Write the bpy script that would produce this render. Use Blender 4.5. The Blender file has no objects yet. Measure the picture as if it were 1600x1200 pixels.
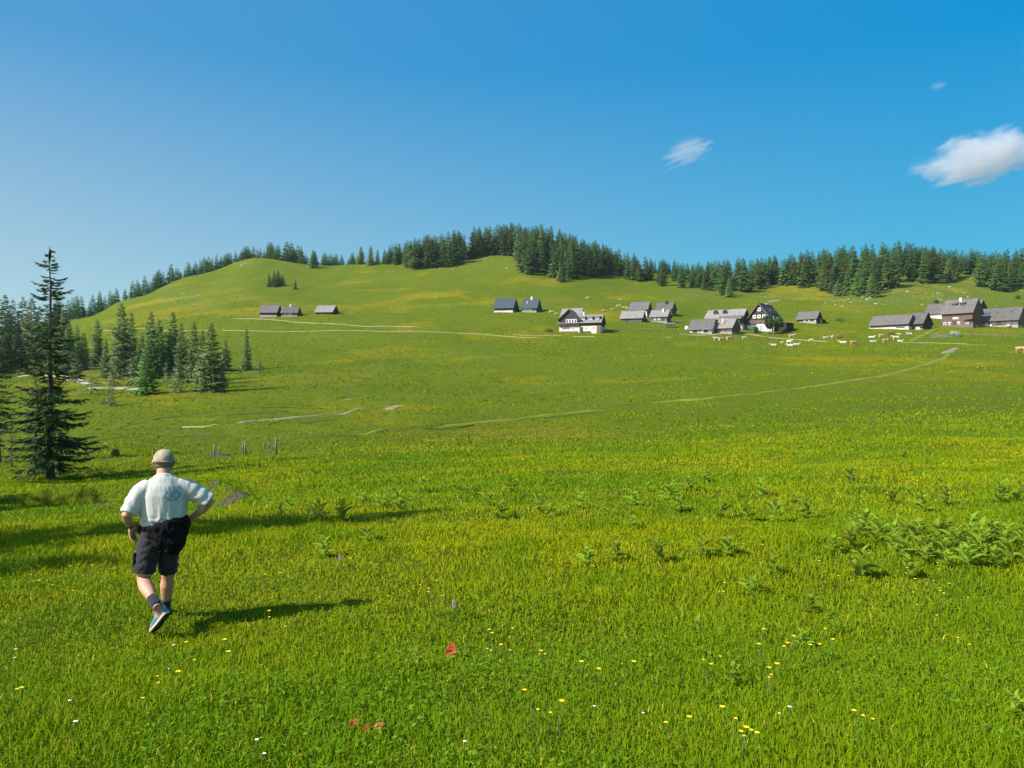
import bpy, bmesh, math, random
import numpy as np
from mathutils import Vector, Matrix, Euler
from mathutils.bvhtree import BVHTree

random.seed(7)
RNG = np.random.default_rng(7)
SC = bpy.context.scene
COL = SC.collection
PI = math.pi
F = 1232.0            # focal length of the photograph in its own pixels (1600 wide)
EYE = 1.6             # camera height above the ground under it
SUN_AZ = math.radians(-117.0)   # compass direction of the sun from +Y towards +X
SUN_EL = math.radians(40.0)

# ------------------------------------------------------------------ helpers
def tag(o, label=None, cat=None, group=None, kind=None):
    if label: o['label'] = label
    if cat: o['category'] = cat
    if group: o['group'] = group
    if kind: o['kind'] = kind
    return o

def empty(name, loc=(0, 0, 0), rz=0.0, scale=1.0):
    o = bpy.data.objects.new(name, None)
    o.empty_display_size = 0.3
    COL.objects.link(o)
    o.location = loc; o.rotation_euler = (0, 0, rz); o.scale = (scale,) * 3
    return o

def link(name, me, parent=None, loc=None, rz=None):
    o = bpy.data.objects.new(name, me)
    COL.objects.link(o)
    if parent is not None: o.parent = parent
    if loc is not None: o.location = loc
    if rz is not None: o.rotation_euler = (0, 0, rz)
    return o

def copy_tree(o, parent=None):
    c = o.copy(); COL.objects.link(c); c.parent = parent
    for ch in o.children:
        copy_tree(ch, c)
    return c

def np_mesh(name, verts, tris, mats, smooth=False, tint=None, mat_idx=None, quads=None):
    """mesh straight from numpy arrays"""
    me = bpy.data.meshes.new(name)
    verts = np.ascontiguousarray(verts, dtype=np.float32)
    nt = 0 if tris is None else len(tris)
    nq = 0 if quads is None else len(quads)
    me.vertices.add(len(verts)); me.vertices.foreach_set('co', verts.ravel())
    loops = []
    if nt: loops.append(np.asarray(tris, dtype=np.int32).ravel())
    if nq: loops.append(np.asarray(quads, dtype=np.int32).ravel())
    loops = np.concatenate(loops)
    me.loops.add(len(loops)); me.loops.foreach_set('vertex_index', loops)
    starts = np.concatenate([np.arange(nt, dtype=np.int32) * 3, nt * 3 + np.arange(nq, dtype=np.int32) * 4])
    me.polygons.add(nt + nq)
    me.polygons.foreach_set('loop_start', starts)
    try:
        tot = np.concatenate([np.full(nt, 3, np.int32), np.full(nq, 4, np.int32)])
        me.polygons.foreach_set('loop_total', tot)
    except Exception:
        pass
    if mat_idx is not None: me.polygons.foreach_set('material_index', np.asarray(mat_idx, dtype=np.int32))
    me.polygons.foreach_set('use_smooth', np.full(nt + nq, bool(smooth)))
    if tint is not None:
        a = me.attributes.new('tint', 'FLOAT_COLOR', 'POINT')
        t = np.ones((len(verts), 4), np.float32); t[:, :3] = tint
        a.data.foreach_set('color', t.ravel())
    for m in (mats if isinstance(mats, (list, tuple)) else [mats]): me.materials.append(m)
    me.update(calc_edges=True)
    return me

class MB:
    """collects boxes, lofts and plates; build() links them as one mesh object"""
    def __init__(s): s.v = []; s.f = []; s.mi = []; s.sm = []
    def add(s, vs, fs, mi=0, sm=False):
        b = len(s.v); s.v += [tuple(p) for p in vs]
        for f in fs:
            s.f.append(tuple(b + i for i in f)); s.mi.append(mi); s.sm.append(sm)
        return s
    def box(s, x0, x1, y0, y1, z0, z1, mi=0):
        vs = [(x, y, z) for z in (z0, z1) for y in (y0, y1) for x in (x0, x1)]
        return s.add(vs, [(0, 2, 3, 1), (4, 5, 7, 6), (0, 1, 5, 4), (2, 6, 7, 3), (0, 4, 6, 2), (1, 3, 7, 5)], mi)
    def beam(s, a, b, w, h=None, mi=0, up=(0, 0, 1)):
        h = w if h is None else h
        a = Vector(a); b = Vector(b); d = (b - a).normalized(); up = Vector(up)
        if abs(d.dot(up)) > .95: up = Vector((1, 0, 0))
        x = d.cross(up).normalized() * (w / 2); y = x.cross(d).normalized() * (h / 2)
        vs = [p + i * x + j * y for p in (a, b) for (i, j) in ((-1, -1), (1, -1), (1, 1), (-1, 1))]
        return s.add(vs, [(0, 3, 2, 1), (4, 5, 6, 7), (0, 1, 5, 4), (1, 2, 6, 5), (2, 3, 7, 6), (3, 0, 4, 7)], mi)
    def slab(s, quad, t, mi=0):
        """thick plate: quad corners (top face), thickness downwards along its normal"""
        q = [Vector(p) for p in quad]; n = (q[1] - q[0]).cross(q[2] - q[0]).normalized()
        vs = q + [p - n * t for p in q]; k = len(q)
        fs = [tuple(range(k)), tuple(range(2 * k - 1, k - 1, -1))]
        for i in range(k):
            j = (i + 1) % k; fs.append((i, i + k, j + k, j))
        return s.add(vs, fs, mi)
    def prism(s, prof, axis, a0, a1, mi=0):
        """profile of (p,q) pairs extruded along axis 'x' (p=y,q=z) or 'y' (p=x,q=z) or 'z' (p=x,q=y)"""
        def P(a, p, q): return {'x': (a, p, q), 'y': (p, a, q), 'z': (p, q, a)}[axis]
        k = len(prof); vs = [P(a0, *c) for c in prof] + [P(a1, *c) for c in prof]
        fs = [tuple(range(k - 1, -1, -1)), tuple(range(k, 2 * k))]
        for i in range(k):
            j = (i + 1) % k; fs.append((i, j, j + k, i + k))
        return s.add(vs, fs, mi)
    def loft(s, pts, rad, seg=10, mi=0, side=None, caps=True, sm=True):
        """closed tube through points; rad = list of r or (r_side, r_other)"""
        pts = [Vector(p) for p in pts]; n = len(pts)
        rad = [(r, r) if not isinstance(r, (tuple, list)) else r for r in rad]
        tans = []
        for i in range(n):
            t = pts[min(i + 1, n - 1)] - pts[max(i - 1, 0)]
            tans.append(t.normalized() if t.length > 1e-9 else Vector((0, 0, 1)))
        ref = Vector(side) if side is not None else (Vector((1, 0, 0)) if abs(tans[0].x) < .8 else Vector((0, 1, 0)))
        vs = []
        for i in range(n):
            t = tans[i]; x = ref - t * ref.dot(t)
            if x.length < 1e-6: x = Vector((0, 1, 0)) - t * t.y
            x.normalize(); y = t.cross(x)
            if side is None: ref = x
            for k in range(seg):
                a = 2 * PI * k / seg
                vs.append(pts[i] + x * (rad[i][0] * math.cos(a)) + y * (rad[i][1] * math.sin(a)))
        fs = []
        for i in range(n - 1):
            for k in range(seg):
                k2 = (k + 1) % seg
                fs.append((i * seg + k, i * seg + k2, (i + 1) * seg + k2, (i + 1) * seg + k))
        if caps:
            fs.append(tuple(range(seg - 1, -1, -1)))
            fs.append(tuple((n - 1) * seg + k for k in range(seg)))
        return s.add(vs, fs, mi, sm)
    def ball(s, c, r, seg=12, rings=8, mi=0):
        rx, ry, rz = (r, r, r) if not isinstance(r, (tuple, list)) else r
        vs = [(c[0], c[1], c[2] - rz)]; fs = []
        for i in range(1, rings):
            a = -PI / 2 + PI * i / rings
            for k in range(seg):
                b = 2 * PI * k / seg
                vs.append((c[0] + rx * math.cos(a) * math.cos(b), c[1] + ry * math.cos(a) * math.sin(b), c[2] + rz * math.sin(a)))
        vs.append((c[0], c[1], c[2] + rz)); top = len(vs) - 1
        for k in range(seg):
            k2 = (k + 1) % seg
            fs.append((0, 1 + k2, 1 + k))
            for i in range(rings - 2):
                fs.append((1 + i * seg + k, 1 + i * seg + k2, 1 + (i + 1) * seg + k2, 1 + (i + 1) * seg + k))
            fs.append((top, 1 + (rings - 2) * seg + k, 1 + (rings - 2) * seg + k2))
        return s.add(vs, fs, mi, True)
    def mesh(s, name, mats):
        me = bpy.data.meshes.new(name); me.from_pydata(s.v, [], s.f)
        for m in (mats if isinstance(mats, (list, tuple)) else [mats]): me.materials.append(m)
        me.polygons.foreach_set('material_index', s.mi)
        me.polygons.foreach_set('use_smooth', s.sm)
        me.update(); return me
    def build(s, name, mats, parent=None, loc=None, rz=None):
        return link(name, s.mesh(name, mats), parent, loc, rz)

def fused(name, mb, mats, voxel, smooth=2, post=None):
    """fuse overlapping closed lofts into one continuous skin"""
    me = mb.mesh(name, mats); o = bpy.data.objects.new(name + '_tmp', me); COL.objects.link(o)
    m = o.modifiers.new('r', 'REMESH'); m.mode = 'VOXEL'; m.voxel_size = voxel; m.use_smooth_shade = True
    if smooth:
        m = o.modifiers.new('s', 'SMOOTH'); m.factor = .5; m.iterations = smooth
    dg = bpy.context.evaluated_depsgraph_get(); dg.update()
    out = bpy.data.meshes.new_from_object(o.evaluated_get(dg)); out.name = name
    bpy.data.objects.remove(o)
    out.materials.clear()
    for q in (mats if isinstance(mats, (list, tuple)) else [mats]): out.materials.append(q)
    n = len(out.vertices)
    if post is not None:
        co = np.empty(n * 3, np.float32); out.vertices.foreach_get('co', co); co = co.reshape(-1, 3)
        no = np.empty(n * 3, np.float32); out.vertices.foreach_get('normal', no); no = no.reshape(-1, 3)
        out.vertices.foreach_set('co', np.ascontiguousarray(post(co, no), dtype=np.float32).ravel())
    out.polygons.foreach_set('use_smooth', np.full(len(out.polygons), True))
    out.update(); return out

# ---- lattice noise in numpy (for shapes and for the scatter of plants)
def _h(ix, iy, seed):
    n = (ix.astype(np.int64) * 374761393 + iy.astype(np.int64) * 668265263 + seed * 974711) & 0x7fffffff
    n = ((n ^ (n >> 13)) * 1274126177) & 0x7fffffff
    return ((n ^ (n >> 16)) & 0xffff) / 65535.0
def noise2(x, y, scale, seed=0):
    x = np.asarray(x, float) / scale; y = np.asarray(y, float) / scale
    ix = np.floor(x); iy = np.floor(y); fx = x - ix; fy = y - iy
    fx = fx * fx * (3 - 2 * fx); fy = fy * fy * (3 - 2 * fy)
    a = _h(ix, iy, seed); b = _h(ix + 1, iy, seed); c = _h(ix, iy + 1, seed); d = _h(ix + 1, iy + 1, seed)
    return (a * (1 - fx) + b * fx) * (1 - fy) + (c * (1 - fx) + d * fx) * fy
def fbm(x, y, scale, seed=0, n=3):
    s = 0; a = .5; t = 0
    for i in range(n):
        s = s + a * noise2(x, y, scale, seed + i * 17); t += a; a *= .5; scale *= .5
    return s / t
def sstep(a, b, x):
    t = np.clip((x - a) / (b - a), 0, 1); return t * t * (3 - 2 * t)

# ------------------------------------------------------------------ materials
class NT:
    def __init__(s, name):
        s.m = bpy.data.materials.new(name); s.m.use_nodes = True
        s.t = s.m.node_tree; s.n = s.t.nodes; s.l = s.t.links
        s.b = s.n['Principled BSDF']; s.out = s.n['Material Output']
    def node(s, typ, **kw):
        k = s.n.new(typ)
        for a, v in kw.items(): setattr(k, a, v)
        return k
    def set(s, node, **kw):
        for a, v in kw.items(): node.inputs[a.replace('_', ' ')].default_value = v
        return node
    def mix(s, fac, a, b, mode='MIX'):
        k = s.node('ShaderNodeMix', data_type='RGBA', blend_type=mode)
        for sock, v in ((k.inputs[0], fac), (k.inputs[6], a), (k.inputs[7], b)):
            if hasattr(v, 'links') or isinstance(v, bpy.types.NodeSocket): s.l.new(v, sock)
            elif isinstance(v, (tuple, list)): sock.default_value = (*v, 1) if len(v) == 3 else v
            else: sock.default_value = v
        return k.outputs[2]
    def noise(s, vec, scale, detail=4, rough=.55, dist=0.0):
        k = s.node('ShaderNodeTexNoise'); s.l.new(vec, k.inputs['Vector'])
        k.inputs['Scale'].default_value = scale; k.inputs['Detail'].default_value = detail
        k.inputs['Roughness'].default_value = rough; k.inputs['Distortion'].default_value = dist
        return k.outputs['Fac']
    def ramp(s, fac, lo, hi, a=0.0, b=1.0):
        k = s.node('ShaderNodeMapRange'); k.clamp = True; s.l.new(fac, k.inputs[0])
        for i, v in enumerate((lo, hi, a, b)): k.inputs[1 + i].default_value = v
        return k.outputs[0]
    def math(s, op, a, b):
        k = s.node('ShaderNodeMath', operation=op)
        for i, v in enumerate((a, b)):
            if isinstance(v, bpy.types.NodeSocket): s.l.new(v, k.inputs[i])
            else: k.inputs[i].default_value = v
        return k.outputs[0]
    def scaled(s, vec, sc):
        k = s.node('ShaderNodeMapping'); k.inputs['Scale'].default_value = sc; s.l.new(vec, k.inputs['Vector']); return k.outputs[0]
    def pos(s): return s.node('ShaderNodeNewGeometry').outputs['Position']
    def obj(s): return s.node('ShaderNodeTexCoord').outputs['Object']
    def attr(s, name):
        k = s.node('ShaderNodeAttribute'); k.attribute_name = name; return k
    def bump(s, h, strength, dist):
        k = s.node('ShaderNodeBump'); k.inputs['Strength'].default_value = strength; k.inputs['Distance'].default_value = dist
        s.l.new(h, k.inputs['Height']); s.l.new(k.outputs[0], s.b.inputs['Normal'])
    def color(s, c):
        if isinstance(c, bpy.types.NodeSocket): s.l.new(c, s.b.inputs['Base Color'])
        else: s.b.inputs['Base Color'].default_value = (*c, 1)
    def done(s, rough=.8, spec=.25):
        s.b.inputs['Roughness'].default_value = rough
        s.b.inputs['Specular IOR Level'].default_value = spec
        return s.m

def mottled(name, c1, c2, scale=3.0, rough=.8, spec=.25, bump=0.0, stretch=(1, 1, 1), bdist=.02, rnd=0.0, c3=None):
    t = NT(name); v = t.scaled(t.obj(), stretch)
    f = t.ramp(t.noise(v, scale, 5, .6), .3, .7)
    c = t.mix(f, c1, c2)
    if c3 is not None: c = t.mix(t.ramp(t.noise(v, scale * .31, 3), .52, .66), c, c3)
    if rnd:
        inf = t.node('ShaderNodeObjectInfo').outputs['Random']
        h = t.node('ShaderNodeHueSaturation'); t.l.new(t.ramp(inf, 0, 1, 1 - rnd, 1 + rnd), h.inputs['Value']); t.l.new(c, h.inputs['Color'])
        c = h.outputs[0]
    t.color(c)
    if bump: t.bump(t.noise(v, scale * 3, 4), bump, bdist)
    return t.done(rough, spec)

def bend(t, target, amount, shaders):
    g = t.node('ShaderNodeNewGeometry').outputs['Normal']
    m = t.node('ShaderNodeMix', data_type='VECTOR'); m.inputs[0].default_value = amount; t.l.new(g, m.inputs[4])
    if isinstance(target, tuple): m.inputs[5].default_value = target
    else: t.l.new(target, m.inputs[5])
    n = t.node('ShaderNodeVectorMath', operation='NORMALIZE'); t.l.new(m.outputs[1], n.inputs[0])
    for s in shaders: t.l.new(n.outputs[0], s.inputs['Normal'])

def leafy(name, c1, c2, scale=1.2, transl=.25, rnd=.12, rough=.6, radial=0.0, spec=.1, up=0.0):
    """needles and leaves: mottled colour that differs a little from plant to plant, some light passes through"""
    t = NT(name); v = t.obj()
    c = t.mix(t.ramp(t.noise(v, scale, 3), .3, .7), c1, c2)
    inf = t.node('ShaderNodeObjectInfo').outputs['Random']
    h = t.node('ShaderNodeHueSaturation')
    t.l.new(t.ramp(inf, 0, 1, 1 - rnd, 1 + rnd), h.inputs['Value']); t.l.new(t.ramp(inf, 0, 1, .485, .515), h.inputs['Hue']); t.l.new(c, h.inputs['Color'])
    t.color(h.outputs[0])
    tr = t.node('ShaderNodeBsdfTranslucent'); t.l.new(h.outputs[0], tr.inputs['Color'])
    mx = t.node('ShaderNodeMixShader'); mx.inputs[0].default_value = transl
    t.l.new(t.b.outputs[0], mx.inputs[1]); t.l.new(tr.outputs[0], mx.inputs[2]); t.l.new(mx.outputs[0], t.out.inputs['Surface'])
    if up: bend(t, (0.0, 0.0, 1.0), up, (t.b,))
    if radial:      # sprays shade softly, as the outside of a bushy crown does
        fl = t.node('ShaderNodeVectorMath', operation='MULTIPLY'); t.l.new(v, fl.inputs[0]); fl.inputs[1].default_value = (1, 1, 0)
        nz = t.node('ShaderNodeVectorMath', operation='NORMALIZE'); t.l.new(fl.outputs[0], nz.inputs[0])
        ad = t.node('ShaderNodeVectorMath', operation='ADD'); t.l.new(nz.outputs[0], ad.inputs[0]); ad.inputs[1].default_value = (0, 0, .55)
        vt = t.node('ShaderNodeVectorTransform', vector_type='NORMAL', convert_from='OBJECT', convert_to='WORLD'); t.l.new(ad.outputs[0], vt.inputs[0])
        bend(t, vt.outputs[0], radial, (t.b, tr))
    return t.done(rough, spec)

def tinted(name, transl=.3, rough=.55, spec=.25, up=0.0):
    t = NT(name); c = t.attr('tint').outputs['Color']; t.color(c)
    tr = t.node('ShaderNodeBsdfTranslucent'); t.l.new(c, tr.inputs['Color'])
    mx = t.node('ShaderNodeMixShader'); mx.inputs[0].default_value = transl
    t.l.new(t.b.outputs[0], mx.inputs[1]); t.l.new(tr.outputs[0], mx.inputs[2]); t.l.new(mx.outputs[0], t.out.inputs['Surface'])
    if up: bend(t, (0.0, 0.0, 1.0), up, (t.b,))
    return t.done(rough, spec)

M = {}
M['bark'] = mottled('bark', (.07, .055, .045), (.13, .11, .095), 6, .9, .1, .6, (1, 1, .25))
M['needles'] = leafy('spruce_needles', (.066, .122, .030), (.112, .182, .044), .5, .2, .28, radial=.6)
M['needles_mass'] = leafy('mass_needles', (.066, .122, .030), (.112, .182, .044), .5, .3)
M['needles_mid'] = leafy('grove_needles', (.15, .235, .07), (.22, .32, .095), .5, .2, .16, radial=.6)
M['needles_dark'] = leafy('dark_needles', (.042, .076, .024), (.085, .135, .036), .9, .2, .10, radial=.45)
M['needles_light'] = leafy('light_needles', (.13, .25, .045), (.18, .32, .06), .6, .25, radial=.6)
M['needles_grey'] = leafy('grey_needles', (.17, .21, .085), (.24, .27, .11), .7, .25, radial=.5)
M['leaves'] = leafy('tree_leaves', (.07, .14, .02), (.12, .21, .03), .7, radial=.5)
M['leaves_dark'] = leafy('shrub_leaves', (.035, .08, .018), (.065, .125, .025), 1.5, radial=.5)
M['roof_grey'] = mottled('grey_shingles', (.065, .06, .057), (.155, .145, .138), 1.6, .9, .1, .6, (1, 2.5, 2.5), .06, .12, (.10, .082, .07))
M['roof_pale'] = mottled('pale_shingles', (.13, .122, .115), (.27, .255, .24), 1.6, .9, .1, .6, (1, 2.5, 2.5), .06, .1, (.17, .135, .115))
M['roof_dark'] = mottled('dark_shingles', (.035, .04, .045), (.07, .075, .078), 1.6, .85, .15, .4, (1, 2.5, 2.5), .05, .1)
M['roof_slate'] = mottled('slate_blue_roof', (.032, .05, .062), (.05, .072, .085), .8, .6, .25, .2, (1, 3, 3), .03)
M['timber_dark'] = mottled('dark_timber', (.03, .024, .02), (.07, .055, .045), 2.0, .9, .15, .5, (.4, .4, 5), .04, .15)
M['timber_brown'] = mottled('brown_timber', (.10, .06, .042), (.19, .115, .08), 2.0, .9, .15, .5, (.4, .4, 5), .04, .12)
M['timber_grey'] = mottled('weathered_timber', (.075, .07, .064), (.16, .145, .13), 2.2, .9, .15, .5, (4, 4, .5), .04, .12)
M['plaster'] = mottled('white_plaster', (.46, .42, .35), (.60, .56, .49), .8, .9, .2, .1, c3=(.55, .47, .36))
M['plaster_bright'] = mottled('bright_plaster', (.62, .60, .54), (.72, .70, .65), .8, .9, .2)
M['stone'] = mottled('rubble_stone', (.20, .185, .16), (.36, .34, .30), 3.0, .95, .15, .8, bdist=.06)
M['white_paint'] = mottled('white_paint', (.64, .64, .62), (.72, .72, .70), 3, .6, .3)
M['glass'] = mottled('window_glass', (.04, .05, .06), (.06, .07, .085), 3, .12, .5)
M['door_wood'] = mottled('door_wood', (.05, .035, .03), (.09, .06, .05), 4, .8, .2, .3, (5, 5, .5))
M['metal_pale'] = mottled('pale_sheet_metal', (.25, .27, .28), (.34, .36, .37), .7, .5, .4, rnd=.05)
M['chimney'] = mottled('chimney_render', (.55, .52, .47), (.70, .67, .62), 2, .9, .2)
M['rock'] = mottled('limestone', (.22, .215, .20), (.40, .39, .37), 1.6, .95, .15, 1.0, bdist=.1, rnd=.12)
M['post_wood'] = mottled('post_wood', (.10, .085, .07), (.22, .19, .16), 5, .9, .15, .5, (5, 5, .5))
# ------------------------------------------------------------------ terrain
TY = [4, 7.6, 11, 14, 20, 30, 45, 60, 80, 100, 150, 200, 250, 300, 350, 400, 450]
TAB = {   # picture column: (rows seen at the distances TY, distance of the crest, row of the crest)
 -400: ([1200, 979, 872, 830, 796, 770, 748, 722, 698, 676, 632, 605, 588, 572, 560, 550], 415, 546),
    0: ([1200, 978, 870, 827, 793, 768, 746, 715, 690, 668, 622, 592, 570, 550, 532, 519], 415, 515),
  100: ([1200, 978, 869, 826, 792, 768, 746, 711, 684, 660, 617, 585, 560, 537, 518, 504], 402, 503),
  200: ([1200, 978, 869, 825, 790, 766, 744, 708, 680, 656, 613, 580, 548, 522, 499, 482], 440, 469),
  300: ([1200, 978, 868, 823, 787, 760, 738, 705, 677, 653, 610, 576, 542, 511, 487, 465, 446], 485, 433),
  400: ([1200, 978, 868, 821, 783, 754, 730, 702, 675, 651, 609, 574, 538, 506, 480, 456, 435], 525, 405),
  500: ([1200, 978, 867, 819, 780, 749, 723, 699, 674, 651, 609, 572, 537, 504, 478, 456, 440], 530, 415),
  600: ([1200, 977, 866, 818, 778, 744, 718, 698, 673, 650, 609, 570, 536, 503, 477, 455, 437], 540, 411),
  700: ([1200, 977, 866, 817, 774, 740, 715, 696, 672, 649, 608, 568, 535, 501, 475, 452, 433], 575, 396),
  800: ([1200, 977, 866, 815, 770, 735, 712, 695, 671, 648, 607, 567, 534, 500, 473, 450, 431], 610, 384),
  900: ([1200, 977, 864, 813, 768, 732, 708, 691, 666, 643, 602, 563, 532, 501, 476, 455, 438], 590, 396),
 1000: ([1200, 977, 862, 812, 766, 730, 704, 686, 660, 637, 597, 560, 530, 503, 480, 462, 447], 560, 424),
 1200: ([1200, 976, 855, 809, 760, 722, 692, 672, 645, 624, 585, 553, 529, 505, 483, 464, 449], 520, 434),
 1400: ([1200, 976, 850, 806, 757, 717, 684, 661, 634, 613, 577, 549, 526, 502, 479, 458, 438], 500, 416),
 1600: ([1200, 976, 848, 804, 755, 715, 681, 657, 629, 609, 574, 547, 524, 502, 481, 462, 444], 500, 425),
 2000: ([1200, 976, 846, 802, 753, 712, 678, 653, 624, 604, 570, 544, 522, 502, 484, 468, 453], 500, 440),
}
def pchip(x, y, xi):
    x = np.asarray(x, float); y = np.asarray(y, float); h = np.diff(x); d = np.diff(y) / h
    m = np.zeros_like(y); m[0] = d[0]; m[-1] = d[-1]
    for i in range(1, len(x) - 1):
        if d[i - 1] * d[i] > 0:
            w1 = 2 * h[i] + h[i - 1]; w2 = h[i] + 2 * h[i - 1]
            m[i] = (w1 + w2) / (w1 / d[i - 1] + w2 / d[i])
    xi = np.clip(xi, x[0], x[-1]); k = np.clip(np.searchsorted(x, xi) - 1, 0, len(x) - 2)
    t = (xi - x[k]) / h[k]
    return ((2 * t**3 - 3 * t**2 + 1) * y[k] + (t**3 - 2 * t**2 + t) * h[k] * m[k] + (-2 * t**3 + 3 * t**2) * y[k + 1] + (t**3 - t**2) * h[k] * m[k + 1])

def rows():
    r = list(np.arange(-12, 2.5, .25)); y = 2.5
    while y < 1400:
        r.append(y)
        y += max(.06, .008 * y) if y < 60 else .5 if y < 140 else .9 if y < 340 else 2.0 if y < 660 else 12.0
    return np.array(r + [1400.0])
GY = rows(); NR = len(GY); NCOL = 440
HW = 1.12 * np.maximum(GY, 0) + 16.0
GS = np.linspace(-1, 1, NCOL)
GX = GS[None, :] * HW[:, None]
CU = np.array(sorted(TAB))
ZC = []
for u in CU:
    rws, yc, vc = TAB[u]; ys = [-14, 0.0]; zs = [.75, 0.0]
    for Y, v in zip(TY, rws):
        if Y < yc - 12: ys.append(Y); zs.append(EYE + (600 - v) / F * Y)
    zc = EYE + (600 - vc) / F * yc
    ys += [yc, yc + 45, yc + 160, yc + 420, 1420]; zs += [zc, zc + .5, zc - 14, zc - 90, zc - 190]
    ZC.append(pchip(ys, zs, GY))
ZC = np.array(ZC)                                      # columns x rows
# blend smoothly between the picture columns
UU = 800 + GX / np.maximum(GY, 2.5)[:, None] * F
GZ = np.empty_like(GX)
for i in range(NR): GZ[i] = pchip(CU, ZC[:, i], UU[i])

def gz(X, Y):
    X = np.asarray(X, float); Y = np.asarray(Y, float)
    fi = np.interp(Y, GY, np.arange(NR)); i = np.clip(fi.astype(int), 0, NR - 2); a = fi - i
    w = np.interp(Y, GY, HW); fj = np.clip((X / w + 1) / 2, 0, 1) * (NCOL - 1); j = np.clip(fj.astype(int), 0, NCOL - 2); b = fj - j
    return (GZ[i, j] * (1 - b) + GZ[i, j + 1] * b) * (1 - a) + (GZ[i + 1, j] * (1 - b) + GZ[i + 1, j + 1] * b) * a

YS = np.concatenate([np.arange(3, 60, .05), np.arange(60, 700, .4)])
def ray(u, v, ymin=3.0):
    """the point of the ground that the photograph shows at column u, row v"""
    ys = YS[YS >= ymin]; x = (u - 800) / F * ys
    vv = 600 - (gz(x, ys) - EYE) * F / ys
    k = np.argmax(vv <= v)
    if vv[k] > v: k = len(ys) - 1
    Y = ys[k]
    if k > 0 and vv[k - 1] > v: Y = ys[k - 1] + (ys[k] - ys[k - 1]) * (vv[k - 1] - v) / max(vv[k - 1] - vv[k], 1e-6)
    X = (u - 800) / F * Y
    return float(X), float(Y), float(gz(X, Y))

def polyline(pts, step=1.0):
    w = [np.array(ray(u, v)[:2]) for u, v in pts]; out = []
    for a, b in zip(w[:-1], w[1:]):
        n = max(2, int(np.linalg.norm(b - a) / step))
        for k in range(n): out.append(a + (b - a) * k / n)
    out.append(w[-1]); out = np.array(out)
    for _ in range(6): out[1:-1] = (out[:-2] + 2 * out[1:-1] + out[2:]) / 4
    return out

RUT = polyline([(1130, 621), (1030, 630), (930, 641), (830, 654), (700, 667), (590, 676)], 1.0)
def dist_to(line, X, Y, reach=4.0):
    d = np.full(X.shape, 99.0)
    m = (X > line[:, 0].min() - reach) & (X < line[:, 0].max() + reach) & (Y > line[:, 1].min() - reach) & (Y < line[:, 1].max() + reach)
    xs = X[m]; ys = Y[m]; b = np.full(xs.shape, 99.0)
    for i in range(0, len(xs), 20000):
        dx = xs[i:i + 20000, None] - line[None, :, 0]; dy = ys[i:i + 20000, None] - line[None, :, 1]
        b[i:i + 20000] = np.sqrt((dx * dx + dy * dy).min(1))
    d[m] = b; return d

YY = np.repeat(GY[:, None], NCOL, 1)
near = sstep(2.5, 7, YY) * (1 - sstep(150, 260, YY))
D = (fbm(GX, YY, 1.7, 3, 3) - .5) * .22 * near + (fbm(GX, YY, 9, 5, 2) - .5) * .5 * sstep(14, 40, YY) * (1 - sstep(300, 420, YY))
D += (fbm(GX, YY, 42, 9, 3) - .5) * 3.0 * sstep(120, 260, YY)
D += (fbm(GX, YY, 7, 23, 3) - .5) * 1.1 * sstep(330, 420, YY)
# eroded bank left of the walker, its low face towards the camera
bank_y = 19.6 + (fbm(GX, YY, 4.0, 31, 2) - .5) * 3.2
bank_m = (1 - sstep(330, 420, UU)) * sstep(.25, .55, fbm(GX, YY, 5.5, 33, 2) + .12)
D += .55 * sstep(0, .7, YY - bank_y) * (1 - sstep(1.5, 10, YY - bank_y)) * bank_m
# old cattle terraces
terr = sstep(62, 74, YY) * (1 - sstep(128, 150, YY)) * (1 - sstep(560, 760, UU))
D += .42 * terr * np.sin(YY * .85 + 9 * fbm(GX, YY, 16, 41, 3)) * sstep(.3, .6, fbm(GX, YY, 12, 43, 2))
d = dist_to(RUT, GX, YY); D -= .55 * np.exp(-(d / .9) ** 2) * sstep(.25, .5, fbm(GX, YY, 9, 47, 2) + .1)
D += .20 * np.exp(-((d - 1.8) / .8) ** 2)
GZ = GZ + D
SOIL = sstep(.50, .62, fbm(GX, YY, .7, 51, 3)) * np.exp(-((YY - bank_y + .1) / .8) ** 2) * bank_m * sstep(60, 110, UU)
bx, by, _ = ray(352, 777)
SOIL = np.maximum(SOIL, np.exp(-(((GX - bx) / .75) ** 2 + ((YY - by) / .7) ** 2)) * sstep(.52, .62, fbm(GX, YY, .40, 53, 3)))

def soil_at(X, Y):
    fi = np.interp(Y, GY, np.arange(NR)); i = np.clip(np.rint(fi).astype(int), 0, NR - 1)
    w = np.interp(Y, GY, HW); j = np.clip(np.rint((np.clip(X / w, -1, 1) + 1) / 2 * (NCOL - 1)).astype(int), 0, NCOL - 1)
    return SOIL[i, j]

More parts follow.
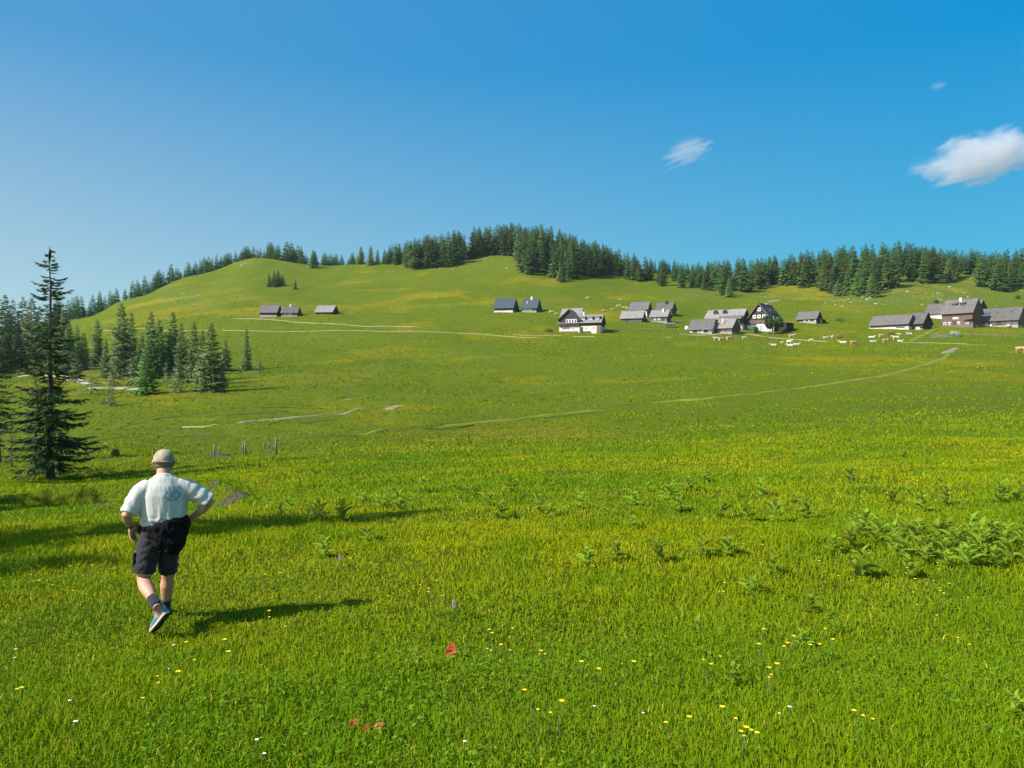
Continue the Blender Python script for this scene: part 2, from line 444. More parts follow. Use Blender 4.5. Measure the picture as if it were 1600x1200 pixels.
def ground_material():
    t = NT('alpine_meadow'); p = t.pos()
    flat = t.scaled(p, (1, 1, .3))
    big = t.ramp(t.noise(flat, .022, 4, .6), .36, .64)
    mid = t.ramp(t.noise(flat, .16, 5, .65), .3, .7)
    fine = t.ramp(t.noise(flat, 1.3, 5, .7), .25, .75)
    tuft = t.ramp(t.noise(flat, 5.5, 4, .7), .25, .75)
    c = t.mix(big, (.072, .112, .002), (.102, .124, .002))
    c = t.mix(t.math('MULTIPLY', mid, .55), c, (.066, .108, .004))
    c = t.mix(t.math('MULTIPLY', fine, .42), c, (.175, .185, .005))
    c = t.mix(t.math('MULTIPLY', tuft, .40), c, (.046, .072, .003))
    # drifts of flowering buttercups and of dry seed heads
    drift = t.math('MULTIPLY', t.ramp(t.noise(flat, .018, 4, .62, .4), .53, .66), t.ramp(t.noise(flat, .9, 4, .7), .38, .62))
    c = t.mix(t.math('MULTIPLY', drift, .85), c, (.30, .21, .003))
    dry = t.math('MULTIPLY', t.ramp(t.noise(flat, .05, 4, .6), .56, .68), t.ramp(t.noise(flat, 2.2, 4, .7), .4, .65))
    c = t.mix(t.math('MULTIPLY', dry, .35), c, (.17, .145, .05))
    soil = t.attr('tint'); sp = t.node('ShaderNodeSeparateColor'); t.l.new(soil.outputs['Color'], sp.inputs[0])
    sc = t.mix(t.ramp(t.noise(flat, 6, 5, .7), .35, .65), (.06, .045, .03), (.15, .12, .085))
    c = t.mix(t.ramp(t.math('ADD', sp.outputs[0], t.math('MULTIPLY', t.math('SUBTRACT', tuft, .5), .4)), .35, .55), c, sc)
    # stony turf on the upper slopes
    st = t.math('MULTIPLY', sp.outputs[1], t.ramp(t.noise(flat, .9, 5, .75), .56, .66))
    c = t.mix(t.math('MULTIPLY', st, .7), c, (.34, .34, .32))
    t.color(c)
    h = t.math('ADD', t.noise(flat, 2.2, 5, .75), t.math('MULTIPLY', t.noise(flat, .45, 3, .6), 1.4))
    t.bump(h, 1.0, .34)
    return t.done(.95, .08)
M['meadow'] = ground_material()
M['sand'] = mottled('sandy_track', (.20, .17, .085), (.29, .245, .14), .9, .95, .1, .4, c3=(.15, .165, .03))
M['gravel'] = mottled('pale_gravel', (.22, .23, .15), (.37, .36, .29), .8, .95, .1, .6, c3=(.15, .17, .05))
M['worn'] = mottled('worn_grass', (.125, .15, .012), (.175, .18, .028), .7, .95, .1, .4, c3=(.10, .14, .006))
M['soil'] = mottled('bare_soil', (.13, .095, .06), (.30, .25, .18), 1.8, .95, .1, .8)

def stony():
    a = np.zeros_like(GX)
    for (u0, u1, v0, v1, s) in ((1290, 1600, 425, 478, 1.0), (1050, 1300, 440, 470, .6), (250, 330, 452, 480, .55), (660, 830, 395, 425, .5), (380, 450, 405, 425, .35)):
        vv = 600 - (GZ - EYE) * F / np.maximum(YY, 2.5)
        a = np.maximum(a, s * sstep(u0 - 25, u0 + 25, UU) * (1 - sstep(u1 - 25, u1 + 25, UU)) * sstep(v0 - 6, v0 + 6, vv) * (1 - sstep(v1 - 8, v1 + 6, vv)) * (YY > 300))
    return a
def build_ground():
    v = np.stack([GX, YY, GZ], -1).reshape(-1, 3)
    i = np.arange(NR - 1)[:, None] * NCOL + np.arange(NCOL - 1)[None, :]; i = i.ravel()
    q = np.stack([i, i + 1, i + NCOL + 1, i + NCOL], 1)
    tint = np.zeros((len(v), 3), np.float32); tint[:, 0] = SOIL.ravel(); tint[:, 1] = stony().ravel()
    me = np_mesh('ground', v, None, M['meadow'], True, tint, quads=q)
    tag(link('ground', me), kind='structure')
build_ground()

PATHS = []
def ribbon(name, pts, w, mat, lift=.05, ragged=.35, seed=1, gaps=.0, step=1.0):
    """a track that lies on the ground with an uneven outline"""
    L = polyline(pts, step); n = len(L); PATHS.append((L, w / 2))
    T = np.gradient(L, axis=0); T /= np.maximum(np.linalg.norm(T, axis=1)[:, None], 1e-6); N = np.stack([-T[:, 1], T[:, 0]], 1)
    s = np.arange(n); w = w * .68
    ends = np.minimum(1, np.minimum(s, n - 1 - s) / 4.0 + .15)
    wl = w / 2 * (1 + ragged * 2 * (fbm(s, s * 0, 5, seed, 3) - .5) * 1.6) * ends
    wr = w / 2 * (1 + ragged * 2 * (fbm(s, s * 0, 5, seed + 5, 3) - .5) * 1.6) * ends
    keep = fbm(s, s * 0 + 3.3, 7, seed + 9, 2) > gaps
    M_ = 5; vs = []; 
    for k in range(M_):
        a = k / (M_ - 1); P = L + N * (wl * (1 - a) - wr * a)[:, None]
        vs.append(np.column_stack([P, gz(P[:, 0], P[:, 1]) + lift * (1 if 0 < k < M_ - 1 else -.6)]))
    v = np.stack(vs, 1).reshape(-1, 3); q = []
    for i in range(n - 1):
        if keep[i]:
            for k in range(M_ - 1): q.append((i * M_ + k, i * M_ + k + 1, (i + 1) * M_ + k + 1, (i + 1) * M_ + k))
    me = np_mesh(name, v, None, mat, True, quads=np.array(q)); me.flip_normals()
    return tag(link(name, me), kind='structure')

ribbon('footpath', [(285, 668), (340, 664), (400, 658), (470, 652), (540, 647), (600, 638), (632, 634)], 1.0, M['sand'], .13, .45, 3, .0)
ribbon('track', [(365, 498), (400, 498), (430, 500), (490, 505), (545, 508), (600, 510), (655, 511)], 1.7, M['sand'], .12, .4, 5, .0)
ribbon('track', [(160, 517), (260, 517), (380, 517), (500, 517), (625, 518), (700, 520), (760, 523), (840, 528)], 1.0, M['sand'], .12, .5, 7, .2)
ribbon('track', [(800, 523), (838, 525), (872, 524), (910, 526), (960, 527), (998, 528), (1050, 527)], 1.4, M['sand'], .12, .6, 9, .38)
ribbon('road', [(1060, 522), (1120, 522), (1152, 520.5), (1172, 522), (1200, 527), (1240, 530), (1292, 533.5)], 2.6, M['sand'], .12, .25, 11)
ribbon('lane', [(1466, 512), (1452, 518), (1438, 525), (1420, 534)], 2.6, M['worn'], .12, .25, 13)
ribbon('lane', [(1408, 535), (1450, 536), (1490, 537), (1540, 539)], 1.2, M['sand'], .12, .3, 15)
ribbon('trail', [(1486, 549), (1472, 561), (1440, 571), (1400, 582), (1340, 593), (1280, 603), (1200, 612), (1120, 622)], 2.0, M['worn'], .07, .45, 17, .0)
ribbon('trail', [(1128, 621), (1030, 629), (930, 640), (830, 652.5), (700, 666), (590, 675), (520, 680)], 1.2, M['worn'], .12, .5, 18, .12)
ribbon('soil_patch', [(1471, 553), (1483, 549), (1494, 543)], 3.2, M['soil'], .09, .4, 19, 0)
ribbon('soil_patch', [(588, 640), (606, 636), (628, 634)], 2.2, M['soil'], .10, .6, 21, 0)
ribbon('soil_patch', [(516, 626), (540, 624), (556, 623.5)], 1.3, M['soil'], .08, .6, 23, .2)
ribbon('soil_patch', [(1198, 473), (1208, 470.5), (1220, 469)], 4.0, M['soil'], .3, .5, 25, 0)
ribbon('soil_patch', [(1056, 502), (1068, 501.5)], 2.2, M['soil'], .2, .5, 27, 0)
M['turf_edge_shade'] = mottled('painted_turf_shade', (.035, .062, .005), (.065, .095, .010), .8, .95, .05, .8, c3=(.09, .07, .04))  # dark turf and mud, with shade of rut and terrace edges painted in
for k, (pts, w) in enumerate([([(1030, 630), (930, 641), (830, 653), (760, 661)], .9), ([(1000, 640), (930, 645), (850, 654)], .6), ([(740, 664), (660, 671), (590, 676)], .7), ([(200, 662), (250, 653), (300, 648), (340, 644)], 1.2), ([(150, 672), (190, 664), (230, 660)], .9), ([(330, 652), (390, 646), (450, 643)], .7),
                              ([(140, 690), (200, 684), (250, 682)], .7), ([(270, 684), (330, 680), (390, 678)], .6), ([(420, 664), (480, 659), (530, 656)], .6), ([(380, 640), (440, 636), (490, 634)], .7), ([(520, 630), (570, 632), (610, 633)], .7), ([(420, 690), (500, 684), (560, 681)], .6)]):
    ribbon('turf_edge_shade', pts, w * 1.9, M['turf_edge_shade'], .09, .9, 61 + 3 * k, .34)
ribbon('gravel_bed', [(20, 590), (60, 584), (100, 588), (140, 600)], 5.0, M['gravel'], .10, .6, 29, .3)
ribbon('gravel_bed', [(120, 606), (170, 606), (210, 608), (240, 607)], 4.2, M['gravel'], .10, .6, 31, .25)
ribbon('gravel_bed', [(25, 575), (55, 570), (75, 569)], 6.0, M['gravel'], .12, .5, 33, .1)
# ------------------------------------------------------------------ grass
M['grass'] = tinted('grass_blades', .30, .7, .05, .62)
M['petal'] = tinted('flower_petals', .25, .5, .2)

def scatter(n, y0, y1, power, half=.92, seed=1):
    """points over the meadow, density per square metre falling with distance as Y**-power"""
    r = np.random.default_rng(seed)
    g = np.linspace(y0, y1, 4000); pdf = (half * g + 2.0) * np.maximum(g, 4.0) ** (-power); cdf = np.cumsum(pdf); cdf /= cdf[-1]
    Y = np.interp(r.random(n), cdf, g); X = (r.random(n) * 2 - 1) * (half * Y + 2.0)
    return X, Y, r

def grass_color(X, Y, r, n, dry=.5):
    a = fbm(X, Y, 6.0, 61, 3); b = fbm(X, Y, 1.3, 63, 3); c = fbm(X, Y, 22, 65, 2)
    lush = np.array([.060, .140, .005]); yel = np.array([.128, .185, .006]); dark = np.array([.064, .142, .005]); straw = np.array([.25, .21, .09])
    t = sstep(.32, .68, a * .6 + c * .4)[:, None]; col = lush * (1 - t) + yel * t
    t = (sstep(.48, .72, b) * .8)[:, None]; col = col * (1 - t) + dark * t
    k = r.random(n); m = (k < dry * (.03 + .05 * sstep(.55, .75, fbm(X, Y, 2.5, 67, 2))))[:, None]
    col = np.where(m, straw * (.7 + .6 * r.random(n))[:, None], col)
    return col * np.array([1.92, 1.56, .46]) * (.84 + .32 * r.random(n))[:, None]

def grass_layer(name, n, y0, y1, power, seed, hgt, wid, fade=None):
    X, Y, r = scatter(n, y0, y1, power, seed=seed)
    keep = r.random(n) > sstep(.2, .5, soil_at(X, Y)) * .94
    if fade: keep &= r.random(n) > sstep(fade[0], fade[1], Y)
    # thin and thick places
    keep &= r.random(n) < .62 + .5 * fbm(X, Y, .8, 71, 2)
    X = X[keep]; Y = Y[keep]; n = len(X); Z = gz(X, Y)
    hh = hgt(Y) * (.45 + 1.1 * fbm(X, Y, 2.2, 73, 3) ** 1.4 * 1.6) * (.6 + .8 * r.random(n) ** 1.3)
    tall = r.random(n) < .007; hh = np.where(tall, hh * 1.9, hh)
    ww = wid(Y) * (.6 + .8 * r.random(n)); ww = np.where(tall, ww * .55, ww)
    yaw = r.random(n) * 2 * PI; lean = hh * (.25 + .85 * r.random(n)); la = r.random(n) * 2 * PI
    dx = np.cos(yaw) * ww / 2; dy = np.sin(yaw) * ww / 2
    lx = np.cos(la) * lean; ly = np.sin(la) * lean
    b0 = np.stack([X - dx, Y - dy, Z - .02], 1); b1 = np.stack([X + dx, Y + dy, Z - .02], 1)
    m0 = np.stack([X - dx * .8 + lx * .32, Y - dy * .8 + ly * .32, Z + hh * .58], 1); m1 = np.stack([X + dx * .8 + lx * .32, Y + dy * .8 + ly * .32, Z + hh * .58], 1)
    tip = np.stack([X + lx, Y + ly, Z + hh * np.sqrt(np.maximum(.1, 1 - .5 * (lean / hh) ** 2))], 1)
    v = np.stack([b0, b1, m1, m0, tip], 1).reshape(-1, 3)
    i = np.arange(n)[:, None] * 5
    q = i + np.array([[0, 1, 2, 3]]); t = i + np.array([[3, 2, 4]])
    col = np.repeat(grass_color(X, Y, r, n), 5, 0)
    me = np_mesh(name, v, t, M['grass'], False, col, quads=q)
    return tag(link(name, me), kind='stuff')

def tussocks(name, n, y0, y1, seed):
    """tufts of longer grass across the far pasture"""
    X, Y, r = scatter(n, y0, y1, .75, seed=seed)
    f = fbm(X, Y, 11, 75, 3); keep = (r.random(n) < .25 + 1.3 * sstep(.4, .7, f)) & (r.random(n) < sstep(y0, y0 + 30, Y) * (1 - sstep(170, y1, Y)))
    for L, hw in PATHS + [(RUT, .8)]: keep &= dist_to(L, X, Y) > hw + .9
    X = X[keep]; Y = Y[keep]; n = len(X); Z = gz(X, Y)
    h = (.09 + .0005 * Y) * (.5 + r.random(n)); w = (.12 + .0011 * Y) * (.6 + .9 * r.random(n)); vs = []
    for k in range(3):
        a = r.random(n) * 2 * PI; la = r.random(n) * 2 * PI; l = h * .6 * r.random(n)
        vs += [np.stack([X - np.cos(a) * w / 2, Y - np.sin(a) * w / 2, Z - .05], 1), np.stack([X + np.cos(a) * w / 2, Y + np.sin(a) * w / 2, Z - .05], 1), np.stack([X + np.cos(la) * l, Y + np.sin(la) * l, Z + h * (.7 + .5 * r.random(n))], 1)]
    v = np.stack(vs, 1).reshape(-1, 3); t = np.arange(n * 9).reshape(-1, 3)
    col = np.repeat(grass_color(X, Y, r, n, .1), 9, 0) * .98
    return tag(link(name, np_mesh(name, v, t, M['grass'], False, col)), kind='stuff')
tussocks('grass', 200000, 45, 420, 107)

grass_layer('grass', 470000, .6, 14, 1.55, 101, lambda Y: .034 + .0030 * Y, lambda Y: .0032 + .0007 * Y)
grass_layer('grass', 500000, 11, 78, 1.5, 103, lambda Y: .062 + .0011 * Y, lambda Y: .0045 + .00078 * Y, (34, 76))

# low broad leaves (clover, plantain, dandelion) between the blades
def clover(n, y0, y1, seed):
    X, Y, r = scatter(n, y0, y1, 1.4, seed=seed)
    k = r.random(n) < sstep(.46, .62, fbm(X, Y, 1.6, 81, 2)); X = X[k]; Y = Y[k]; n = len(X)
    Z = gz(X, Y) + .02 + .06 * r.random(n); s = (.006 + .009 * r.random(n)) * (1 + Y * .05)
    a = r.random(n) * 2 * PI; tx = (r.random(n) - .5) * 1.2; ty = (r.random(n) - .5) * 1.2
    vs = []
    for (p, q) in ((-1, -.0), (0, -.6), (1.1, 0), (0, .6)):
        ox = (p * np.cos(a) - q * np.sin(a)) * s; oy = (p * np.sin(a) + q * np.cos(a)) * s
        vs.append(np.stack([X + ox, Y + oy, Z + (ox * tx + oy * ty)], 1))
    v = np.stack(vs, 1).reshape(-1, 3); q = np.arange(n)[:, None] * 4 + np.arange(4)[None]
    base = np.array([.105, .195, .010]); col = base * (.7 + .9 * r.random(n))[:, None]
    col = np.repeat(col, 4, 0)
    tag(link('clover', np_mesh('clover', v, None, M['grass'], False, col, quads=q)), kind='stuff')
clover(100000, .8, 30, 105)

# far yellow specks of buttercups: nobody could count them
def specks(n, y0, y1, power, seed, thr, size, cols, name):
    X, Y, r = scatter(n, y0, y1, power, seed=seed)
    f = fbm(X, Y, 9, 91 + seed, 3); u = 800 + X / Y * F
    k = r.random(n) < sstep(thr, thr + .16, f + .08 * (u < 500) * (Y > 16)); X = X[k]; Y = Y[k]; n = len(X)
    Z = gz(X, Y) + .10 + .12 * r.random(n) + .001 * Y; s = size(Y) * (.6 + .7 * r.random(n))
    vs = []; a = r.random(n) * 2 * PI; tl = .3 + .5 * r.random(n)
    for j in range(5):
        b = a + j * 2 * PI / 5
        vs.append(np.stack([X + s * np.cos(b), Y + s * np.sin(b), Z + s * tl * np.cos(b - a * 3)], 1))
    vs.append(np.stack([X, Y, Z - s * .5], 1))
    v = np.stack(vs, 1).reshape(-1, 3); i = np.arange(n)[:, None] * 6
    t = np.concatenate([i + np.array([[5, j, (j + 1) % 5]]) for j in range(5)], 0)
    pick = r.integers(0, len(cols), n); col = np.repeat(np.array(cols)[pick] * (.8 + .4 * r.random(n))[:, None], 6, 0)
    tag(link(name, np_mesh(name, v, t, M['petal'], False, col)), kind='stuff')
specks(13000, 9.5, 75, 1.2, 7, .56, lambda Y: .009 + .00042 * Y, [(.58, .35, .004), (.68, .43, .006), (.52, .26, .003)], 'buttercup_carpet')
# ------------------------------------------------------------------ meadow plants
M['hellebore'] = leafy('hellebore_leaf', (.17, .26, .014), (.34, .42, .04), 9, .5, .22, .8, spec=.03, up=.4)
M['hellebore_stem'] = mottled('hellebore_stem', (.07, .12, .03), (.11, .17, .05), 12, .7, .2)
M['yellow'] = mottled('buttercup_yellow', (.72, .46, .005), (.80, .56, .01), 30, .45, .3)
M['white_petal'] = mottled('white_petal', (.75, .75, .72), (.82, .82, .80), 30, .6, .3)
M['pink_petal'] = mottled('pink_petal', (.30, .16, .22), (.40, .24, .30), 30, .6, .3)
M['rust'] = mottled('rust_red_leaf', (.36, .05, .016), (.50, .12, .03), 60, .6, .2, .9, c3=(.62, .34, .14))
M['rust_dark'] = mottled('dark_red_leaf', (.20, .03, .012), (.32, .07, .02), 40, .6, .3, .5)

def leaf_blade(mb, base, az, length, width, rise, arch, mi=0, seg=6, fold=.25, roll=0.0):
    """a pleated leaf: rises, then arches over"""
    p = Vector(base); ca, sa = math.cos(az), math.sin(az); el = rise; vs = []; fs = []
    step = length / seg; side = Vector((-sa, ca, 0))
    for k in range(seg + 1):
        t = k / seg; w = width / 2 * (math.sin(PI * min(1, .12 + t * .88) ** .8) ** .8 if t < 1 else 0.02)
        d = Vector((ca * math.cos(el), sa * math.cos(el), math.sin(el))); nrm = Vector((-ca * math.sin(el), -sa * math.sin(el), math.cos(el)))
        sd = side * math.cos(roll) + nrm * math.sin(roll)
        vs += [p + sd * w + nrm * (w * fold), p.copy(), p - sd * w + nrm * (w * fold)]
        p = p + d * step; el -= arch / seg
    for k in range(seg):
        a = k * 3; fs += [(a, a + 1, a + 4, a + 3), (a + 1, a + 2, a + 5, a + 4)]
    mb.add(vs, fs, mi, True)

def hellebore_mesh(seed, h):
    r = random.Random(seed); mb = MB(); st = MB()
    lean = (r.uniform(-.12, .12) * h, r.uniform(-.12, .12) * h)
    st.loft([(0, 0, -.03), (lean[0] * .4, lean[1] * .4, h * .5), (lean[0], lean[1], h * .93)], [.011, .009, .004], 6)
    n = r.randint(8, 12); a0 = r.random() * 6.28
    for i in range(n):
        t = .08 + .88 * i / (n - 1)
        b = (lean[0] * t, lean[1] * t, h * t * .93)
        L = h * (.88 - .42 * t) * r.uniform(.8, 1.2)
        leaf_blade(mb, b, a0 + i * 2.4 + r.uniform(-.4, .4), L, L * r.uniform(.32, .46), r.uniform(.35, .90) + .30 * t, r.uniform(.5, 1.5) * (1 - .4 * t), 0, 6, .3, r.uniform(-.3, .3))
    return mb.mesh('hellebore_leaves', M['hellebore']), st.mesh('hellebore_stem', M['hellebore_stem'])
HELL = [hellebore_mesh(200 + i, 1.0) for i in range(6)]
def hellebore(x, y, h, label, group=None, i=0, rz=None):
    lv, sm = HELL[i % len(HELL)]
    o = empty('hellebore_plant', (x, y, float(gz(x, y))), random.random() * 6.28 if rz is None else rz, h)
    link('leaves', lv, o); link('stem', sm, o)
    return tag(o, label, 'plant', group)
PATCH = 'white hellebores crowded into the leafy patch at the right edge'
r = random.Random(5); done = []
tries = 0
while len(done) < 66 and tries < 6000:
    tries += 1
    u = r.uniform(1335, 1640); v = r.uniform(822, 893)
    c0 = 832 + 14 * (u - 1335) / 300; half_lo = 12 + 42 * min(1, (u - 1325) / 150); 
    if not (c0 - 6 < v < c0 + half_lo): continue
    x, y, z = ray(u, v)
    if any((x - a)**2 + (y - b)**2 < .17**2 for a, b in done): continue
    done.append((x, y)); hellebore(x, y, r.uniform(.17, .32), 'leafy white hellebore in the dense green patch at the right edge', PATCH, r.randint(0, 5))
LONE = [ # picture column, row of the foot, height in rows, what sets it apart
 (1310, 992, 40, 'solitary hellebore with two long arching leaves in the near grass right of centre'),
 (650, 1048, 32, 'small hellebore with narrow upright leaves left of the red dock leaf'),
 (1146, 1074, 28, 'low dark hellebore shoot standing alone above the two white daisies'),
 (1172, 930, 36, 'leafy hellebore leaning left in open grass below the row of hellebores'),
 (1264, 962, 38, 'narrow hellebore standing just up and left of the arching one'),
 (1252, 1016, 26, 'short hellebore beside a string of buttercups'),
 (1090, 994, 26, 'pale half-withered hellebore in open grass right of centre'),
 (1588, 1122, 46, 'hellebore half cut by the right picture edge near the bottom'),
 (1166, 816, 36, 'broad bushy hellebore, middle one of the row across the right meadow'),
 (1212, 818, 44, 'tall slim hellebore in the row across the right meadow'),
 (1259, 812, 38, 'blue-green hellebore at the right end of the row across the meadow'),
 (1128, 812, 34, 'double hellebore at the left end of the row across the meadow'),
 (1330, 758, 36, 'dark hellebore standing far up the right meadow beside a fainter bush'),
 (862, 760, 20, 'single dark hellebore far out in the middle of the meadow'),
 (1104, 752, 22, 'small dark hellebore at the far side of the right meadow'),
 (1332, 862, 46, 'tall hellebore with spreading leaves left of the dense patch'),
 (1300, 866, 34, 'slim hellebore leftmost beside the dense patch'),
 (1562, 786, 40, 'wide clump of grey-green hellebore above the dense patch'),
 (1592, 782, 30, 'hellebore at the right picture edge above the dense patch'),
 (1500, 800, 22, 'small hellebore up the slope above the dense patch'),
]
for k, (u, v, hp, lab) in enumerate(LONE):
    x, y, z = ray(u, v); hellebore(x, y, max(.16, hp / F * y * .85), lab, None, k)
FAR = 'small hellebores dotted about the middle of the meadow'
spots = [(945, 782), (962, 786), (988, 790), (1044, 782), (1052, 778), (780, 812), (866, 832), (988, 834), (1100, 872), (1135, 870), (1388, 716), (1412, 715), (1450, 712),
         (555, 782), (566, 786), (590, 794), (600, 790), (622, 796), (480, 818), (498, 815), (534, 815), (572, 846), (504, 872), (660, 770), (700, 768), (730, 776), (745, 776), (760, 792), (800, 770),
         (840, 800), (858, 808), (905, 795), (1010, 770), (1075, 768), (1060, 800), (1240, 790), (1190, 775), (1420, 775), (1440, 800), (1395, 788), (1475, 790), (450, 800), (436, 812), (416, 800), (915, 890), (1030, 880), (960, 880), (1345, 905), (1210, 900), (1420, 905)]
for k, (u, v) in enumerate(spots):
    x, y, z = ray(u, v); hellebore(x, y, r.uniform(.22, .40) * (1 if y > 9 else .8), 'small hellebore dotted about the middle of the open meadow', FAR, k)

# buttercups near enough to count
def flower_mesh(name, petal, h, rad, n, cup, seed):
    r = random.Random(seed); mb = MB(); tx, ty = r.uniform(-.3, .3) * h, r.uniform(-.3, .3) * h
    mb.loft([(0, 0, -.02), (tx * .3, ty * .3, h * .5), (tx, ty, h)], [.0016, .0014, .0011], 4, 1)
    for k in range(n):
        a = 2 * PI * k / n + r.uniform(-.15, .15)
        leaf_blade(mb, (tx, ty, h), a, rad * 1.15, rad * 1.35 * 5 / n, cup, cup * .6, 0, 3, .2)
    mb.ball((tx, ty, h + rad * .2), rad * .3, 6, 4, 0)
    return mb.mesh(name, [petal, M['hellebore_stem']])
BUTTER = [flower_mesh('buttercup', M['yellow'], .16 + .03 * i, .0145, 5, .55, 300 + i) for i in range(4)]
DAISY = [flower_mesh('daisy', M['white_petal'], .10, .013, 11, .1, 320 + i) for i in range(2)]
def small(name, me, u, v, label, cat, group, sc=1.0):
    x, y, z = ray(u, v); o = link(name, me, None, (x, y, z), random.random() * 6.28); o.scale = (sc,) * 3
    return tag(o, label, cat, group)
rb = random.Random(9)
clusters = [(1110, 1060, 3, 6), (1195, 1078, 5, 12), (1158, 1180, 7, 14), (1350, 1160, 3, 14), (1322, 896, 8, 34), (1240, 1030, 8, 22), (1452, 928, 9, 22), (860, 1148, 4, 14), (768, 1032, 6, 18), (850, 1036, 2, 8),
            (630, 930, 6, 20), (255, 1095, 2, 14), (240, 1130, 2, 14), (90, 930, 6, 26), (1180, 870, 5, 20), (1500, 900, 6, 30), (1130, 930, 3, 15), (460, 920, 5, 20), (680, 950, 3, 12), (950, 1090, 3, 20), (1420, 960, 3, 24), (420, 985, 3, 14), (1052, 1172, 2, 12), (360, 1060, 2, 16), (1530, 1010, 3, 30), (15, 1110, 2, 10), (300, 1040, 2, 10), (560, 880, 5, 30), (960, 870, 5, 40)]
for (u, v, n, s) in clusters:
    for k in range(n):
        small('buttercup', BUTTER[rb.randint(0, 3)], u + rb.gauss(0, s), min(1198, v + 14 + rb.gauss(0, s * .5)), 'bright yellow buttercup in the near grass', 'flower', 'yellow buttercups scattered through the near grass', rb.uniform(.75, 1.3))
for (u, v) in [(1217, 1120), (1240, 1120), (725, 1170), (104, 1104), (118, 1144), (398, 1172), (263, 1048), (25, 1022), (20, 1034), (415, 1200), (930, 1112), (270, 1016), (28, 968), (470, 938), (800, 985), (1005, 1122)]:
    small('daisy', DAISY[rb.randint(0, 1)], u, min(1199, v + 10), 'small white daisy low in the near grass', 'flower', 'white daisies in the near grass', rb.uniform(.6, 1.0))

# the odd coloured leaves and flowers close to the camera
def dock_leaf(u, v, L, W, mat, label, rise=1.25, az=PI * .5, arch=.5, stalk=True):
    x, y, z = ray(u, v); o = empty('dock_leaf', (x, y, z), 0)
    mb = MB(); leaf_blade(mb, (0, 0, .015), az, L, W, rise, arch, 0, 10, .15)
    jr = random.Random(int(u)); mb.v = [(p[0] + jr.uniform(-.09, .09) * W, p[1] + jr.uniform(-.10, .10) * W, p[2] + jr.uniform(-.07, .07) * W) for p in mb.v]; mb.sm = [False] * len(mb.sm)
    b = mb.build('blade', mat, o)
    m = b.modifiers.new('s', 'SOLIDIFY'); m.thickness = .002
    if stalk:
        st = MB(); st.loft([(0, 0, -.03), (0, 0, .01), (math.cos(az) * .01, math.sin(az) * .01, .05)], [.004, .004, .003], 6); st.build('stalk', M['rust_dark'], o)
    return tag(o, label, 'leaf')
dock_leaf(705, 1031, .125, .085, M['rust'], 'upright rust-red dock leaf standing in the near grass at bottom centre', 1.4, PI * .5, .35)
dock_leaf(553, 1146, .07, .06, M['rust_dark'], 'small rust-red leaf left of two others at the bottom', 1.0, PI * .6)
dock_leaf(569, 1148, .05, .045, M['rust_dark'], 'tiny rust-red leaf between two larger red leaves', .8, PI * .4)
dock_leaf(588, 1147, .065, .065, M['rust_dark'], 'broad dark red leaf, right one of three at the bottom', .8, PI * .35)
dock_leaf(729, 1018, .07, .055, M['leaves'], 'round green dock leaf just right of the red one', 1.1, PI * .4, .3, False)
dock_leaf(355, 1102, .09, .03, M['hellebore'], 'pale yellowish leaf bent over in the near grass', .6, .3, .9, False)
def orchid(u, v, lab):
    x, y, z = ray(u, v); o = empty('orchid', (x, y, z), 0); st = MB(); st.loft([(0, 0, -.02), (.004, 0, .14), (.006, 0, .20)], [.003, .003, .002], 6); st.build('stem', M['hellebore_stem'], o)
    fl = MB(); rr = random.Random(u)
    for k in range(16): fl.ball((.006 + .016 * math.cos(k * 2.4), .016 * math.sin(k * 2.4), .13 + .005 * k), (.009, .009, .007), 6, 4)
    fl.build('flower_spike', M['pink_petal'], o); tag(o, lab, 'flower')
orchid(709, 970, 'pink orchid spike above the red dock leaf')
orchid(531, 892, 'faint pink orchid in the meadow right of the walker')
def stone(u, v, s, label, cat='stone'):
    x, y, z = ray(u, v); o = link('stone', ROCKS[1], None, (x, y, z - s * .1), 1.0); o.scale = (s, s * .7, s * .5); return tag(o, label, cat)

def rock_mesh(seed):
    me = bpy.data.meshes.new('rock'); bm = bmesh.new(); bmesh.ops.create_icosphere(bm, subdivisions=3, radius=1.0); rr = random.Random(seed)
    pl = [(Vector((rr.gauss(0, 1), rr.gauss(0, 1), rr.gauss(0, .7))).normalized(), rr.uniform(.55, .85)) for _ in range(11)]
    for v in bm.verts:
        for n, d in pl:
            e = v.co.dot(n) - d
            if e > 0: v.co -= n * e * .92
        v.co.z *= .7
        v.co += v.normal * rr.uniform(-.03, .03)
    bm.to_mesh(me); bm.free(); me.materials.append(M['rock']); return me
ROCKS = [rock_mesh(s) for s in (1, 2, 3, 4)]
stone(468, 1013, .035, 'small pale stone lying in the grass right of the walker')
rr = random.Random(21)
def rocks(n, u0, u1, v0, v1, s0, s1, label, group):
    for k in range(n):
        u = rr.uniform(u0, u1); v = rr.uniform(v0, v1); x, y, z = ray(u, v, 150)
        s = rr.uniform(s0, s1) ; o = link('rock', ROCKS[rr.randint(0, 3)], None, (x, y, z - s * .12), rr.random() * 6.28); o.scale = (s, s * rr.uniform(.6, 1), s * rr.uniform(.5, .9))
        tag(o, label, 'rock', group)
rocks(44, 1320, 1560, 438, 478, .35, 1.0, 'pale limestone boulder on the turf slope above the right-hand farm', 'limestone boulders above the right-hand farm')
rocks(16, 1255, 1330, 452, 480, .3, .7, 'small pale boulder on the slope above the lone hut', 'boulders on the slope above the lone hut')
rocks(10, 255, 320, 458, 476, .4, .8, 'grey stone on the left hill shoulder', 'stones on the left hill shoulder')
rocks(10, 680, 800, 408, 424, .4, .9, 'pale rock at the foot of the hilltop wood', 'rocks at the foot of the hilltop wood')
rocks(5, 375, 392, 411, 418, .5, 1.1, 'dark stone in the outcrop on the rounded left summit', 'stones of the outcrop on the left summit')
